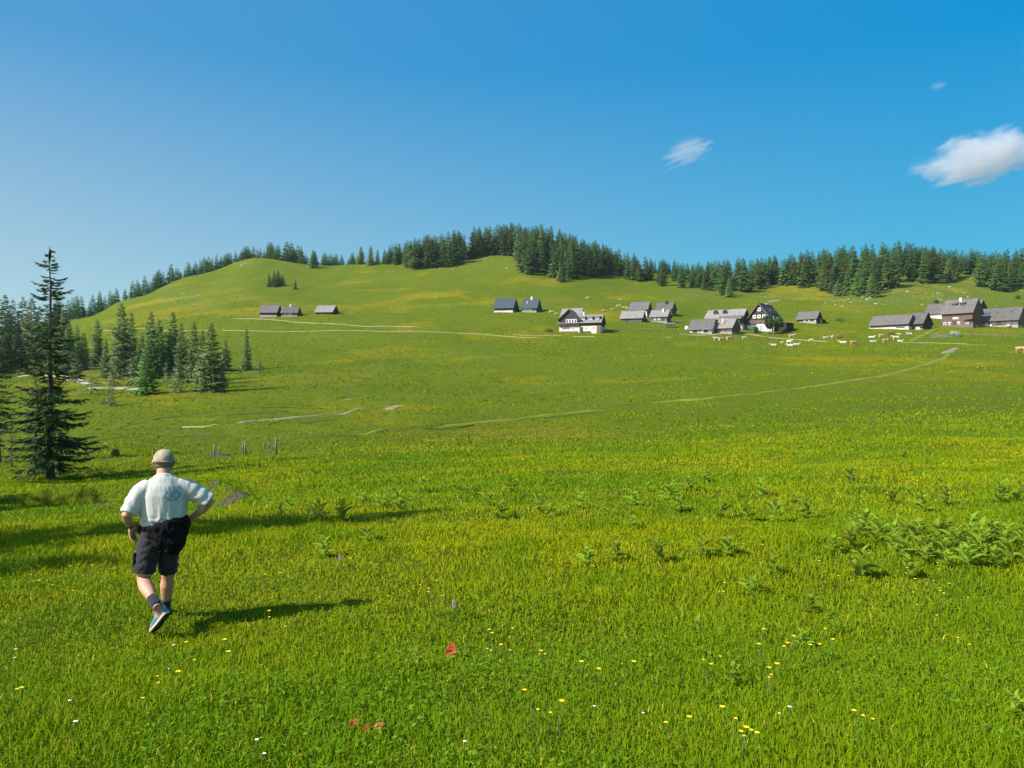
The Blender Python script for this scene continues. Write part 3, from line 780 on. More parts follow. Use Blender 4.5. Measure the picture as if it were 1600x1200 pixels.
# ------------------------------------------------------------------ trees
def spruce_arrays(seed, whorls=26, per=7, twigs=13, clear=.04, width=.17, top_gap=0.0, droop=.30, tw=.30, tl=.42, profile=None, spread=.35, ragged=.25, hang=.5):
    """needle sprays of a spruce of unit height, as arrays of four-point sprays"""
    r = np.random.default_rng(seed); V = []
    for w in range(whorls):
        t = clear + (1 - clear) * (w + r.uniform(-.3, .3)) / whorls
        t = min(max(t, clear), .985)
        R = profile(t) if profile else width * (1 - t) ** .78 + .008
        if r.random() < (top_gap(t) if callable(top_gap) else top_gap): continue
        n = max(3, int((per(t) if callable(per) else per) * (.75 + .5 * r.random())))
        a0 = r.random() * 6.28
        for k in range(n):
            L = R * (1 + ragged * r.normal()) ; L = max(L, .01)
            az = a0 + k * 2 * PI / n + r.normal() * .25
            zt = t + r.normal() * .5 / whorls
            up = .45 * (t - .45) - droop * .5
            m = max(4, int(twigs * (.35 + .65 * L / max(R, 1e-4)) * (.45 + .55 * min(1, R / width))))
            s = (np.arange(m) + r.random(m)) / m
            s = .12 + .9 * s
            # the limb dips and turns up again at its tip
            zz = zt + L * (up * s - droop * .55 * s * (1 - s) * 1.2 + .10 * s ** 3)
            px = np.cos(az) * L * s; py = np.sin(az) * L * s
            sd = np.where(np.arange(m) % 2 == 0, 1, -1) * (spread + .9 * r.random(m)) * (1 - .6 * s)
            ta = az + sd
            ln = (tl * L * (1.15 - .75 * s) + .012) * (.7 + .6 * r.random(m))
            el = -.15 - hang * r.random(m) * (1 - .5 * t) + .25 * (s > .9)
            dx = np.cos(ta) * np.cos(el); dy = np.sin(ta) * np.cos(el); dz = np.sin(el)
            d = np.stack([dx, dy, dz], 1) * ln[:, None]
            roll = r.random(m) * PI
            side = np.stack([-np.sin(ta), np.cos(ta), 0 * ta], 1); upv = np.cross(np.stack([dx, dy, dz], 1), side)
            wv = (side * np.cos(roll)[:, None] + upv * np.sin(roll)[:, None]) * (tw * ln * .5)[:, None]
            p = np.stack([px, py, zz], 1)
            V.append(np.stack([p, p + d * .45 + wv, p + d, p + d * .45 - wv], 1))
    # leader
    p = np.array([[0, 0, .955]]); 
    for k in range(5):
        a = k * 1.3; wv = np.array([[math.cos(a), math.sin(a), 0]]) * .006
        V.append(np.stack([p - [[0, 0, .03]], p + wv + [[0, 0, .012]], p + [[0, 0, .05]], p - wv + [[0, 0, .012]]], 1))
    return np.concatenate(V, 0)

def trunk_mesh(r0, top=.97, seed=1, seg=7, fork=None):
    mb = MB(); rr = random.Random(seed); n = 7
    mb.loft([(rr.uniform(-.0015, .0015) * i, rr.uniform(-.0015, .0015) * i, -.03 + (top + .03) * i / n) for i in range(n + 1)], [r0 * (1.25 if i == 0 else 1) * (1 - .93 * i / n) for i in range(n + 1)], seg)
    return mb
def sprays_to_mesh(name, V, mat, extra=None, extra_mat=None):
    n = len(V); q = np.arange(n * 4).reshape(-1, 4); v = V.reshape(-1, 3); mi = np.zeros(n, int); mats = [mat]
    if extra is not None:
        ev = np.array([tuple(p) for p in extra.v]); b = len(v); v = np.concatenate([v, ev], 0)
        eq = []
        for f in extra.f:
            if len(f) == 4: eq.append([b + i for i in f])
        q = np.concatenate([q, np.array(eq)], 0); mi = np.concatenate([mi, np.ones(len(eq), int)]); mats = [mat, extra_mat]
    return np_mesh(name, v, None, mats, False, None, mi, quads=q)

# far trees: crown and stem in one mesh, a few pixels wide
FARV = [spruce_arrays(400 + i, whorls=24 + i % 5, per=8, twigs=13, clear=.05 + .03 * (i % 3), width=(.145, .17, .19, .155, .205, .18, .165, .15)[i], tw=.42, tl=.5, ragged=.22 + .05 * (i % 2)) for i in range(8)]
FAR_ME = [sprays_to_mesh('spruce', V, M['needles'], trunk_mesh(.012, .97, 40 + i, 5), M['bark']) for i, V in enumerate(FARV)]
# mid trees: crown and trunk apart, finer sprays
def mid(seed, mat, **kw):
    kw = {**dict(whorls=38, per=9, twigs=22, width=.19, tw=.30, tl=.36), **kw}
    return sprays_to_mesh('crown', spruce_arrays(seed, **kw), mat), trunk_mesh(.013, .97, seed).mesh('trunk', M['bark'])
MID = {'dense': [mid(500 + i, M['needles_mid'], width=.155 + .018 * i, clear=.03) for i in range(4)],
       'light': [mid(510 + i, M['needles_light'], width=.24, clear=.02, whorls=26, hang=.6) for i in range(2)],
       'open': [mid(520 + i, M['needles_grey'], width=.20, clear=.12, whorls=20, per=6, twigs=12, top_gap=.1, ragged=.4) for i in range(3)],
       'dark': [mid(530 + i, M['needles_dark'], width=.15 + .02 * i, clear=.10, whorls=30, ragged=.35) for i in range(3)]}
def spruce(x, y, h, kind, label, group=None, k=0, name='spruce_tree', z=None, wide=1.0):
    cr, tr = MID[kind][k % len(MID[kind])]
    o = empty(name, (x, y, float(gz(x, y)) - .1 if z is None else z), (k * 2.399 + x) % 6.28, h); o.scale = (h * wide, h * wide, h)
    link('trunk', tr, o); link('crown', cr, o)
    return tag(o, label, 'tree', group)

MIDROW = 'spruces of the loose grove at the left'
midlist = [ # column, row of the foot, row of the top, kind, label (None: one of the grove that nothing tells apart)
 (385, 579, 514, 'dense', 'narrow conical spruce standing apart at the right end of the left grove', .95),
 (330, 612, 507, 'dense', 'broad spruce with skirts to the ground in front at the right of the left grove', 1.35),
 (228, 616, 545, 'light', 'bushy bright green young spruce in front of the left grove', 1.3),
 (190, 590, 477, 'dense', 'tallest pointed spruce of the left grove, standing in its middle', 1.0),
 (205, 577, 490, 'dense', None, 1), (236, 592, 489, 'dense', 'tall spruce right behind the bushy bright green young one', 1.05), (248, 588, 500, 'dense', None, 1.1),
 (270, 585, 489, 'dense', 'tall spruce with a double top right of the grove centre', 1.1), (283, 590, 506, 'dense', None, 1),
 (303, 598, 504, 'dense', 'tall slim spruce left of the broad skirted one', 1.0), (316, 600, 516, 'dense', None, 1.0), (352, 580, 532, 'dense', 'low spruce peeping out right of the broad skirted one', 1.2),
 (278, 614, 553, 'open', 'thin greyish conifer with see-through crown in the left grove', 1.0), (260, 606, 562, 'open', None, 1.1),
 (178, 604, 540, 'open', 'greyish conifer in front of the tallest grove spruce', 1.25), (208, 600, 552, 'open', None, 1.3), (143, 616, 566, 'open', 'pale grey bushy conifer at the left of the grove', 1.6),
 (173, 634, 580, 'open', 'spindly half-bare young conifer standing in front of the grove', .9), (405, 583, 556, 'open', 'little half-bare conifer right of the narrow conical spruce', 1.3),
 (152, 572, 501, 'dense', 'dark spruce at the left end of the grove, against the green slope', 1.0), (165, 590, 530, 'dense', None, 1.1), (120, 572, 508, 'dense', None, 1.1), (131, 578, 520, 'dense', None, 1.1), (108, 580, 505, 'dense', None, 1.1), (118, 598, 545, 'open', None, 1.3),
 (345, 606, 560, 'dense', None, 1.2), (222, 585, 520, 'dense', None, 1.2), (293, 588, 530, 'dense', None, 1.2), (260, 580, 520, 'dense', None, 1.2),
]
for k, (u, v, vt, kind, lab, wd) in enumerate(midlist):
    x, y, z = ray(u, v, 60); h = (v - vt) / F * y * 1.03
    spruce(x, y, h, kind, lab or 'dark spruce standing close among the others of the left grove', None if lab else MIDROW, k, wide=wd * .84)
# dark wood at the left edge
WOOD = 'dark spruces of the wood at the left edge'
rl = random.Random(33)
edge = [(8, 560, 462), (20, 556, 470), (36, 566, 466), (50, 570, 468), (62, 560, 480), (88, 566, 470), (100, 570, 488), (-14, 570, 470), (-30, 562, 460), (74, 556, 486), (28, 580, 505), (8, 584, 520), (-24, 590, 520), (56, 577, 505), (18, 575, 492), (88, 578, 520)]
for k, (u, v, vt) in enumerate(edge):
    x, y, z = ray(u, v, 60); spruce(x, y, (v - vt) / F * y * 1.03, 'dark' if k % 3 else 'dense', 'dark spruce in the wood at the left edge behind the tall ragged spruce', WOOD, k, wide=rl.uniform(.85, 1.1))
# clump and lone trees on the slope
for k, (u, v, vt, lab, wd) in enumerate([(420, 448, 427, 'small spruce at the left of the clump on the bare slope', 1.3), (428, 448, 423, 'middle spruce of the clump on the bare slope', 1.4), (434, 447, 422, 'tallest spruce of the clump on the bare slope', 1.3), (441, 447, 429, 'small spruce at the right of the clump on the bare slope', 1.4),
        (461, 452, 437, 'single little spruce right of the clump on the bare slope', 1.4), (489, 418, 391, 'bushy spruce alone in front of the ridge trees', 1.5), (579, 414, 384, 'dark pointed spruce standing alone on the ridge saddle', 1.1), (564, 413, 386, 'spruce left of the pointed one on the ridge saddle', 1.2), (590, 413, 390, 'spruce right of the pointed one on the ridge saddle', 1.1),
        (1362, 464, 428, 'dark spruce standing out in front of the right-hand wood, right one of three', 1.35), (1340, 462, 424, 'bright green spruce standing out in front of the right-hand wood', 1.3), (1310, 462, 436, 'round spruce standing out in front of the right-hand wood, left one of three', 1.5), (1140, 465, 434, 'dark spruce standing out below the middle of the long wood', 1.4), (876, 440, 415, 'small spruce at the lower tip of the hilltop wood', 1.4), (1483, 440, 405, 'spruce at the edge of the clearing in the right-hand wood', 1.3)]):
    x, y, z = ray(u, v, 150); spruce(x, y, (v - vt) / F * y * 1.04, 'light' if 'bright' in lab else 'dense', lab, None, k, wide=wd)

# ---- the woods on the skyline
TOPS = [(60, 478), (110, 464), (150, 458), (190, 437), (215, 436), (240, 424), (270, 411), (300, 406), (330, 399), (360, 395), (390, 386), (425, 378), (455, 378), (480, 390), (500, 391), (520, 396), (545, 398), (600, 386), (620, 380), (650, 371), (690, 363), (720, 359), (750, 353), (780, 350), (800, 346), (830, 350), (850, 350), (880, 361), (900, 367), (930, 375), (960, 385), (985, 396), (1010, 399), (1040, 406), (1070, 411), (1100, 410), (1130, 405), (1180, 402), (1230, 397), (1260, 391), (1290, 387), (1330, 382), (1380, 375), (1410, 374), (1440, 381), (1480, 388), (1520, 389), (1560, 391), (1600, 388), (1660, 385)]
FOOT = [(60, 500), (400, 406), (500, 416), (600, 413), (630, 416), (655, 420), (700, 419), (725, 414), (745, 402), (785, 400), (806, 404), (815, 432), (840, 432), (862, 438), (880, 440), (900, 434), (930, 432), (960, 434), (1000, 441), (1050, 451), (1100, 458), (1140, 463), (1180, 458), (1200, 452), (1240, 448), (1290, 457), (1320, 463), (1365, 462), (1400, 449), (1450, 442), (1490, 440), (1500, 430), (1524, 428), (1530, 448), (1550, 456), (1600, 460), (1660, 462)]
tu, tv = zip(*TOPS); fu, fv = zip(*FOOT)
rf = random.Random(77); wood = []
def crest_row(u):
    return float(np.interp(u, CU, [TAB[c][2] for c in CU])), float(np.interp(u, CU, [TAB[c][1] for c in CU]))
def add_wood(n, u0, u1, bias):
    got = 0; tries = 0
    while got < n and tries < n * 60:
        tries += 1
        u = rf.uniform(u0, u1); vf = float(np.interp(u, fu, fv)); vc, yc = crest_row(u); vt = float(np.interp(u, tu, tv))
        if u < 405 or (500 < u < 600) or vf <= vc + 1.5:        # trees whose feet are beyond the brow
            y = yc + rf.uniform(4, 34); x = (u - 800) / F * y; v = 600 - (float(gz(x, y)) - EYE) / y * F; front = .35
        else:
            f = rf.random() ** bias; v = vf + (vc - 1 - vf) * f; front = 1 - f
            x, y, z = ray(u, v, 250)
        if any(abs(u - a) < 2.7 and abs(v - b) < 4 for a, b, *_ in wood): continue
        top = vt + abs(rf.gauss(0, 7.5)) - 2
        hp = min(v - top, rf.uniform(40, 62))
        if hp < 20: hp = rf.uniform(18, 24)
        wood.append((u, v, x, y, hp / F * y, front * 30 + hp)); got += 1
add_wood(66, 84, 402, 1); add_wood(36, 402, 560, .8); add_wood(180, 600, 990, .85); add_wood(270, 990, 1625, .8)
wood.sort(key=lambda w: -w[5])
NIND = 212
def place_label(u):
    if u < 405: return 'dark spruce in the row behind the left hill shoulder', 'spruces behind the left hill shoulder'
    if u < 600: return 'dark spruce on the saddle between the two summits', 'spruces on the saddle between the summits'
    if u < 1000: return 'dark spruce in the wood that crowns the middle hill', 'spruces crowning the middle hill'
    return 'dark spruce in the long wood above the right-hand farms', 'spruces of the long wood above the right-hand farms'
for k, (u, v, x, y, h, s) in enumerate(wood[:NIND]):
    o = link('spruce_tree', FAR_ME[k % 8], None, (x, y, float(gz(x, y)) - .2), (k * 2.4) % 6.28); w = rf.uniform(.82, 1.2) * (1.08 if u > 990 else 1.0); o.scale = (h * w, h * w, h)
    lab, grp = place_label(u); tag(o, lab, 'tree', grp)
def mass(items, name):
    vs = []; mi = []
    for k, (u, v, x, y, h, s) in enumerate(items):
        me_v = FARV[(k * 3) % 8].reshape(-1, 3); a = k * 1.7; c, sn = math.cos(a), math.sin(a); w = rf.uniform(1.05, 1.35)
        q = np.stack([(me_v[:, 0] * c - me_v[:, 1] * sn) * h * w + x, (me_v[:, 0] * sn + me_v[:, 1] * c) * h * w + y, me_v[:, 2] * h + float(gz(x, y)) - .2], 1); vs.append(q)
    v = np.concatenate(vs, 0); q = np.arange(len(v)).reshape(-1, 4)
    tag(link(name, np_mesh(name, v, None, M['needles_mass'], quads=q)), kind='stuff')
mass(wood[NIND:], 'forest')

# ---- the tall ragged spruce at the left, close enough to show every limb
def ragged_profile(t):
    pts = [(0, .08), (.10, .118), (.22, .122), (.34, .104), (.48, .086), (.60, .066), (.68, .055), (.80, .050), (.90, .034), (.965, .014), (1, .005)]
    return float(np.interp(t, [p[0] for p in pts], [p[1] for p in pts]))
def big_spruce(name, u, v, vt, label, seed, profile, whorls, twigs, per=7, gaps=.1, mat='needles_dark', stems=1, r0=.017, clear=.06):
    x, y, z = ray(u, v, 20); h = (v - vt) / F * y * 1.02
    o = empty(name, (x, y, z - .15), 0.6); o.scale = (h,) * 3
    V = spruce_arrays(seed, whorls=whorls, per=per, twigs=twigs, clear=clear, profile=profile, width=.17, top_gap=gaps, droop=.30, tw=.20, tl=.20, ragged=.38, spread=.4, hang=.55)
    link('crown', sprays_to_mesh('crown', V, M[mat]), o)
    mb = trunk_mesh(r0, .975, seed, 9); rr = random.Random(seed)
    for k in range(46):                          # bare limbs
        t = clear * .5 + .9 * k / 46; a = rr.random() * 6.28; L = profile(t) * rr.uniform(.5, .95)
        mb.loft([(0, 0, t), (math.cos(a) * L * .5, math.sin(a) * L * .5, t - L * .10), (math.cos(a) * L, math.sin(a) * L, t - L * .08)], [.0026, .0018, .0006], 4)
    link('trunk', mb.mesh('trunk', M['bark']), o)
    return tag(o, label, 'tree'), (x, y, z, h)
_, BT = big_spruce('spruce_tree', 78, 748, 389, 'tall ragged spruce with bare stem showing between sparse upper limbs', 601, ragged_profile, 50, 46, lambda t: 5.5 if t > .64 else 8.5, lambda t: .14 if t > .64 else .10)
def low_profile(t): return .16 * (1 - t) ** .7 + .01
big_spruce('spruce_tree', 56, 742, 590, 'dark young spruce pressed against the left foot of the tall ragged spruce', 603, lambda t: .15 * (1 - t) ** .7 + .01, 26, 26, 7, .2, r0=.02)
big_spruce('spruce_tree', 93, 744, 640, 'slim low spruce pressed against the right foot of the tall ragged spruce', 605, lambda t: .17 * (1 - t) ** .6 + .01, 20, 22, 6, .25, r0=.02)
big_spruce('spruce_tree', -6, 722, 470, 'dark spruce cut off by the left picture edge, pale trunk showing', 607, lambda t: .12 * (1 - t) ** .5 + .01 if t > .2 else .05, 34, 30, 7, .2, r0=.026, clear=.12)
big_spruce('spruce_tree', 18, 730, 640, 'spindly spruce between the picture edge and the tall ragged spruce', 609, lambda t: .16 * (1 - t) ** .6 + .01, 18, 16, 5, .25, r0=.014)
# trees that stand just outside the picture on the left; their shadows reach into it
def outside(x, y, h, seed, lab):
    o = empty('spruce_tree', (x, y, float(gz(x, y)) - .1), seed); o.scale = (h * .95, h * .95, h); cr, tr = MID['dense' if h > 15 else 'dark'][seed % 3]; link('trunk', tr, o); link('crown', cr, o); tag(o, lab, 'tree')
SH = Vector((math.sin(SUN_AZ), math.cos(SUN_AZ), 0)) / math.tan(SUN_EL)       # foot of a 1 m mast seen from its shadow tip
for k, (u, v, h, lab) in enumerate([(710, 798, 17.5, 'tallest of the spruces just outside the left picture edge'), (205, 876, 12.0, 'nearest of the spruces just outside the left picture edge'), (170, 776, 13.0, 'spruce outside the left picture edge that shades the bank'), (60, 770, 11.0, 'farthest of the spruces just outside the left picture edge'), (420, 726, 14.0, 'spruce standing beyond the left edge behind the ragged spruce')]):
    x, y, z = ray(u, v); bx, by = x + SH.x * h, y + SH.y * h
    for _ in range(4):
        dz = float(gz(bx, by)) - z; bx, by = x + SH.x * (h + dz), y + SH.y * (h + dz)
    outside(bx, by, h, 3 + k, lab)

# ---- broadleaf trees and shrubs
def leaf_cloud(seed, blobs, n, size):
    r = np.random.default_rng(seed); C = []
    for (cx, cy, cz, rx, ry, rz) in blobs:
        m = int(n * rx * rz / sum(b[3] * b[5] for b in blobs)); d = r.normal(size=(m, 3)); d /= np.linalg.norm(d, axis=1)[:, None]
        d *= (.45 + .55 * r.random(m) ** .5)[:, None]; keep = fbm(d[:, 0] * 3 + cx * 7, d[:, 2] * 3 + d[:, 1] * 2, .9, seed, 2) > .36; d = d[keep]
        C.append(d * [rx, ry, rz] + [cx, cy, cz])
    C = np.concatenate(C, 0); m = len(C); a = r.normal(size=(m, 3)); a /= np.linalg.norm(a, axis=1)[:, None]; b = np.cross(a, r.normal(size=(m, 3))); b /= np.linalg.norm(b, axis=1)[:, None]
    s = size * (.6 + .8 * r.random(m))[:, None]
    return np.stack([C - a * s, C + b * s * .6, C + a * s, C - b * s * .6], 1)
def broadleaf(u, v, vt, wide, label, seed, mat='leaves', name='broadleaf_tree', ymin=150, clear=.2, blobs=None):
    x, y, z = ray(u, v, ymin); h = (v - vt) / F * y; o = empty(name, (x, y, z - .05), seed); o.scale = (h,) * 3; rr = random.Random(seed)
    B = blobs or [(0, 0, .68, wide * .7, wide * .7, .30)] + [(rr.uniform(-.6, .6) * wide, rr.uniform(-.6, .6) * wide, rr.uniform(clear + .18, .82), wide * rr.uniform(.35, .55), wide * .5, rr.uniform(.12, .2)) for _ in range(7)]
    link('crown', sprays_to_mesh('crown', leaf_cloud(seed, B, 2600, .035), M[mat]), o)
    mb = MB(); mb.loft([(0, 0, -.03), (.01, 0, .3), (0, .01, .75)], [.035, .026, .01], 7)
    for k in range(6):
        a = k * 1.1; mb.loft([(0, 0, .25 + .07 * k), (math.cos(a) * wide * .35, math.sin(a) * wide * .35, .42 + .07 * k), (math.cos(a) * wide * .7, math.sin(a) * wide * .7, .5 + .07 * k)], [.014, .009, .003], 5)
    link('trunk', mb.mesh('trunk', M['bark']), o); return tag(o, label, 'shrub' if 'shrub' in name else 'tree')
broadleaf(646, 422, 402, .55, 'light green rounded broadleaf tree at the edge of the hilltop wood', 701)
broadleaf(1203, 522, 491, .30, 'tall green tree in front of the right corner of the gabled guesthouse', 703, 'leaves_dark', ymin=200)
broadleaf(1215, 521, 494, .34, 'light green tree with pale foliage right of the flagpole', 705, 'leaves', ymin=200)
def shrub(u, v, vt, wide, label, seed, mat='leaves_dark', ymin=20):
    B = [(0, 0, .4, wide, wide * .7, .5)] + [((k - 2) * wide * .35, 0, .35 + .1 * (k % 2), wide * .5, wide * .5, .42) for k in range(5)]
    return broadleaf(u, v, vt, wide, label, seed, mat, 'shrub', ymin, 0, B)
shrub(1181, 520, 507, .5, 'small dark shrub before the white ground floor of the gabled guesthouse', 711, ymin=200)
shrub(858, 519, 512, 1.0, 'low dark shrub left of the large white-based farmhouse', 713, ymin=200)
shrub(1312, 502, 496, 1.5, 'low dark shrub on the grass between the lone hut and the long barn', 715, ymin=200)
shrub(1590, 467, 460, .9, 'low shrub below the wood at the right edge', 717, ymin=250)
shrub(1463, 474, 467, .5, 'small dark shrub behind the roof of the right-hand farm', 719, ymin=250)
shrub(180, 713, 698, .55, 'small grey-green shrub behind the walker', 721, 'leaves_dark', ymin=30)
shrub(165, 631, 624, 1.0, 'low dark shrub beside the spindly half-bare conifer', 723, ymin=60)
# ------------------------------------------------------------------ farm buildings
class House:
    """a gabled building; local x runs along the ridge, y goes away from the front wall, origin at the front wall's foot"""
    def __init__(s, name, label, u0, u1, vb, ve, vr, phi, depth, wall='timber_dark', roof='roof_grey', base=None, base_h=.9, over=.5, gover=.45, cat='building', group=None, gable_front=False, ymin=150, sink=3.0, back=0.0):
        uc = (u0 + u1) / 2; x, y, z = ray(uc, vb, ymin); y += back
        if back: x = (uc - 800) / F * y; z = EYE + (600 - vb) / F * y
        al = math.atan2(x, y); s.m = y / F; s.phi = math.radians(phi)
        s.root = empty(name, (x, y, z), -al - s.phi); tag(s.root, label, cat, group)
        s.L = (u1 - u0) * s.m * math.cos(al) / math.cos(s.phi); s.D = depth
        s.H = (vb - ve) * s.m; s.R = (ve - vr) * s.m + .08 * (depth / 2 if not gable_front else 0)
        s.gf = gable_front; s.over = over; s.gover = gover
        L, D, H, R = s.L, s.D, s.H, s.R
        bw = base_h if base else 0.0
        mb = MB()
        if not gable_front: mb.prism([(0, bw), (D, bw), (D, H), (D / 2, H + R), (0, H)], 'x', -L / 2, L / 2)
        else: mb.prism([(-L / 2, bw), (L / 2, bw), (L / 2, H), (0, H + R), (-L / 2, H)], 'y', 0, D)
        if not base: mb.box(-L / 2 + .03, L / 2 - .03, .03, D - .03, -sink, .004)
        s.wall = mb.build('wall', M[wall], s.root)
        if base:
            b = MB(); b.box(-L / 2 - .06, L / 2 + .06, -.06, D + .06, -sink, bw); s.base = b.build('plinth_wall', M[base], s.root)
        s.roof = s.gable_roof(s.root, M[roof])
    def gable_roof(s, parent, mat, t=.16):
        mb = MB(); L, D, H, R, o, g = s.L, s.D, s.H, s.R, s.over, s.gover
        if not s.gf:
            k = R / (D / 2); zr = H + R + .19; e = H - o * k + .19
            mb.slab([(-L / 2 - g, -o, e), (L / 2 + g, -o, e), (L / 2 + g, D / 2, zr), (-L / 2 - g, D / 2, zr)], t)
            mb.slab([(L / 2 + g, D + o, e), (-L / 2 - g, D + o, e), (-L / 2 - g, D / 2 + .002, zr), (L / 2 + g, D / 2 + .002, zr)], t)
            mb.beam((-L / 2 - g - .03, D / 2, zr + .01), (L / 2 + g + .03, D / 2, zr + .01), .22, .10)
        else:
            k = R / (L / 2); zr = H + R + .19; e = H - o * k + .19
            mb.slab([(-L / 2 - o, D + g, e), (-L / 2 - o, -g, e), (0, -g, zr), (0, D + g, zr)], t)
            mb.slab([(L / 2 + o, -g, e), (L / 2 + o, D + g, e), (.002, D + g, zr), (.002, -g, zr)], t)
            mb.beam((0, -g - .03, zr + .01), (0, D + g + .03, zr + .01), .22, .10)
        return mb.build('roof', mat, parent)
    def roof_z(s, x, y):
        return s.H + s.R * (1 - abs(y - s.D / 2) / (s.D / 2)) + .19 if not s.gf else s.H + s.R * (1 - abs(x) / (s.L / 2)) + .19
    def window(s, x, z, w, h, frame='white_paint', y=0.0, parent=None, bars=1, proud=.06, label=None):
        f = MB(); b = .16 * min(w, h) + .02; y0 = y - proud
        f.box(x - w / 2, x + w / 2, y0, y + .02, z, z + b); f.box(x - w / 2, x + w / 2, y0, y + .02, z + h - b, z + h)
        f.box(x - w / 2, x - w / 2 + b, y0, y + .02, z + b, z + h - b); f.box(x + w / 2 - b, x + w / 2, y0, y + .02, z + b, z + h - b)
        for k in range(bars):
            xx = x - w / 2 + w * (k + 1) / (bars + 1); f.box(xx - .04, xx + .04, y0 + .004, y + .02, z + b, z + h - b)
        o = f.build('window', M[frame], parent or s.root)
        g = MB(); g.box(x - w / 2 + b * .9, x + w / 2 - b * .9, y - proud * .5, y + .01, z + b * .9, z + h - b * .9); g.build('pane', M['glass'], o); return o
    def opening(s, name, x, z, w, h, mat='door_wood', y=0.0, proud=.05, parent=None):
        mb = MB(); mb.box(x - w / 2, x + w / 2, y - proud, y + .03, z, z + h)
        mb.box(x - w / 2 - .09, x - w / 2 - .003, y - proud - .03, y + .02, z, z + h + .1); mb.box(x + w / 2 + .003, x + w / 2 + .09, y - proud - .03, y + .02, z, z + h + .1)
        return mb.build(name, M[mat], parent or s.root)
    def panel(s, name, x0, x1, z0, z1, mat, y=0.0, proud=.04):
        mb = MB(); mb.box(x0, x1, y - proud, y + .02, z0, z1); return mb.build(name, M[mat], s.root)
    def chimney(s, x, y, h, w=.6, mat='chimney', parent=None):
        z = s.roof_z(x, y); mb = MB(); mb.box(x - w / 2, x + w / 2, y - w / 2, y + w / 2, z - 1.0, z + h); mb.box(x - w / 2 - .08, x + w / 2 + .08, y - w / 2 - .08, y + w / 2 + .08, z + h, z + h + .12)
        return mb.build('chimney', M[mat], s.roof)
    def pipe(s, x, y, h, mat='metal_pale', r=.14):
        z = s.roof_z(x, y); mb = MB(); mb.loft([(x, y, z - .3), (x, y, z + h)], [r, r], 8); mb.loft([(x, y, z + h + .06), (x, y, z + h + .2)], [r * 1.5, r * .4], 8); return mb.build('chimney', M[mat], s.roof)
    def shed_dormer(s, x, w, y0, hgt, wall='timber_grey', roof='roof_grey', panes=2):
        """dormer whose roof runs on from the main slope at a flatter pitch"""
        z0 = s.roof_z(x, y0); k = s.R / (s.D / 2); y1 = y0 + hgt / max(k - .18, .2); z1 = z0 + hgt + .18 * (y1 - y0)
        d = MB(); d.prism([(y0, z0 - .2), (y0, z0 + hgt), (y1, z1), (y1, z1 - .4)], 'x', x - w / 2, x + w / 2)
        o = d.build('dormer', M[wall], s.root)
        r = MB(); r.slab([(x - w / 2 - .2, y0 - .3, z0 + hgt + .06), (x + w / 2 + .2, y0 - .3, z0 + hgt + .06), (x + w / 2 + .2, y1 + .1, z1 + .14), (x - w / 2 - .2, y1 + .1, z1 + .14)], .1); r.build('dormer_roof', M[roof], o)
        s.window(x, z0 + .12, w * .8, hgt * .78, y=y0, parent=o, bars=panes - 1); return o
    def lean_to(s, x0, x1, y0, y1, z_hi, z_lo, wall='timber_dark', roof='metal_pale', side='x'):
        mb = MB(); mb.prism([(x0, -2), (x1, -2), (x1, z_lo), (x0, z_hi)], 'y', y0, y1); o = mb.build('lean_to', M[wall], s.root)
        r = MB(); r.slab([(x0 - .02, y0 - .3, z_hi + .14), (x1 + .4, y0 - .3, z_lo + .06), (x1 + .4, y1 + .3, z_lo + .06), (x0 - .02, y1 + .3, z_hi + .14)], .1); r.build('lean_to_roof', M[roof], o); return o
    def local(s, px): return px * s.m

# the three huts on the left slope
h = House('log_barn', 'dark log barn with steep grey roof, left one of the pair on the left slope', 406, 432, 495.5, 487.5, 476.5, 20, 6.0, 'timber_dark', 'roof_grey', 'stone', .8)
h.opening('door', 1.6, .3, 1.3, 1.5); h.panel('gable_boards', -h.L / 2 + .2, h.L / 2 - 2.4, .82, 1.1, 'timber_grey')
h = House('log_cabin', 'small cabin with white-patched wall and chimney beside the dark log barn on the left slope', 440, 464, 495, 488, 479, 16, 5.5, 'timber_brown', 'roof_grey', 'stone', .6)
h.chimney(-.3, 2.75, .7, .55, 'plaster_bright'); h.window(-1.6, .85, .7, .7); h.window(-.2, .85, .7, .7); h.opening('door', 1.3, .2, .9, 1.5, 'timber_grey'); h.panel('plaster_patch', .3, .75, .62, 1.5, 'plaster')
h = House('low_hut', 'low hut with pale streaked roof standing alone on the left slope', 493, 519, 491, 487, 477.5, 24, 6.0, 'timber_dark', 'roof_pale')
h.opening('door', -.8, .05, 1.1, .85); 
# slate-blue pair
h = House('slate_barn', 'barn with tall slate-blue roof, larger of the pair in mid-slope', 772, 801, 488, 480.5, 467, 16, 8.0, 'timber_brown', 'roof_slate', 'plaster', .7, over=.6)
h.opening('gate', .2, .75, 2.0, 1.1)
h = House('slate_cabin', 'cabin with slate-blue roof and white chimney, smaller of the pair in mid-slope', 815, 838, 488, 480.5, 468, 16, 7.0, 'timber_grey', 'roof_slate', 'stone', .5, over=.6)
h.chimney(.2, 3.5, .9, .6, 'plaster_bright'); h.pipe(-1.2, 1.8, .5, 'white_paint', .2)
for x in (-2.0, -1.0, .0, 1.0): h.window(x, .75, .6, .7)
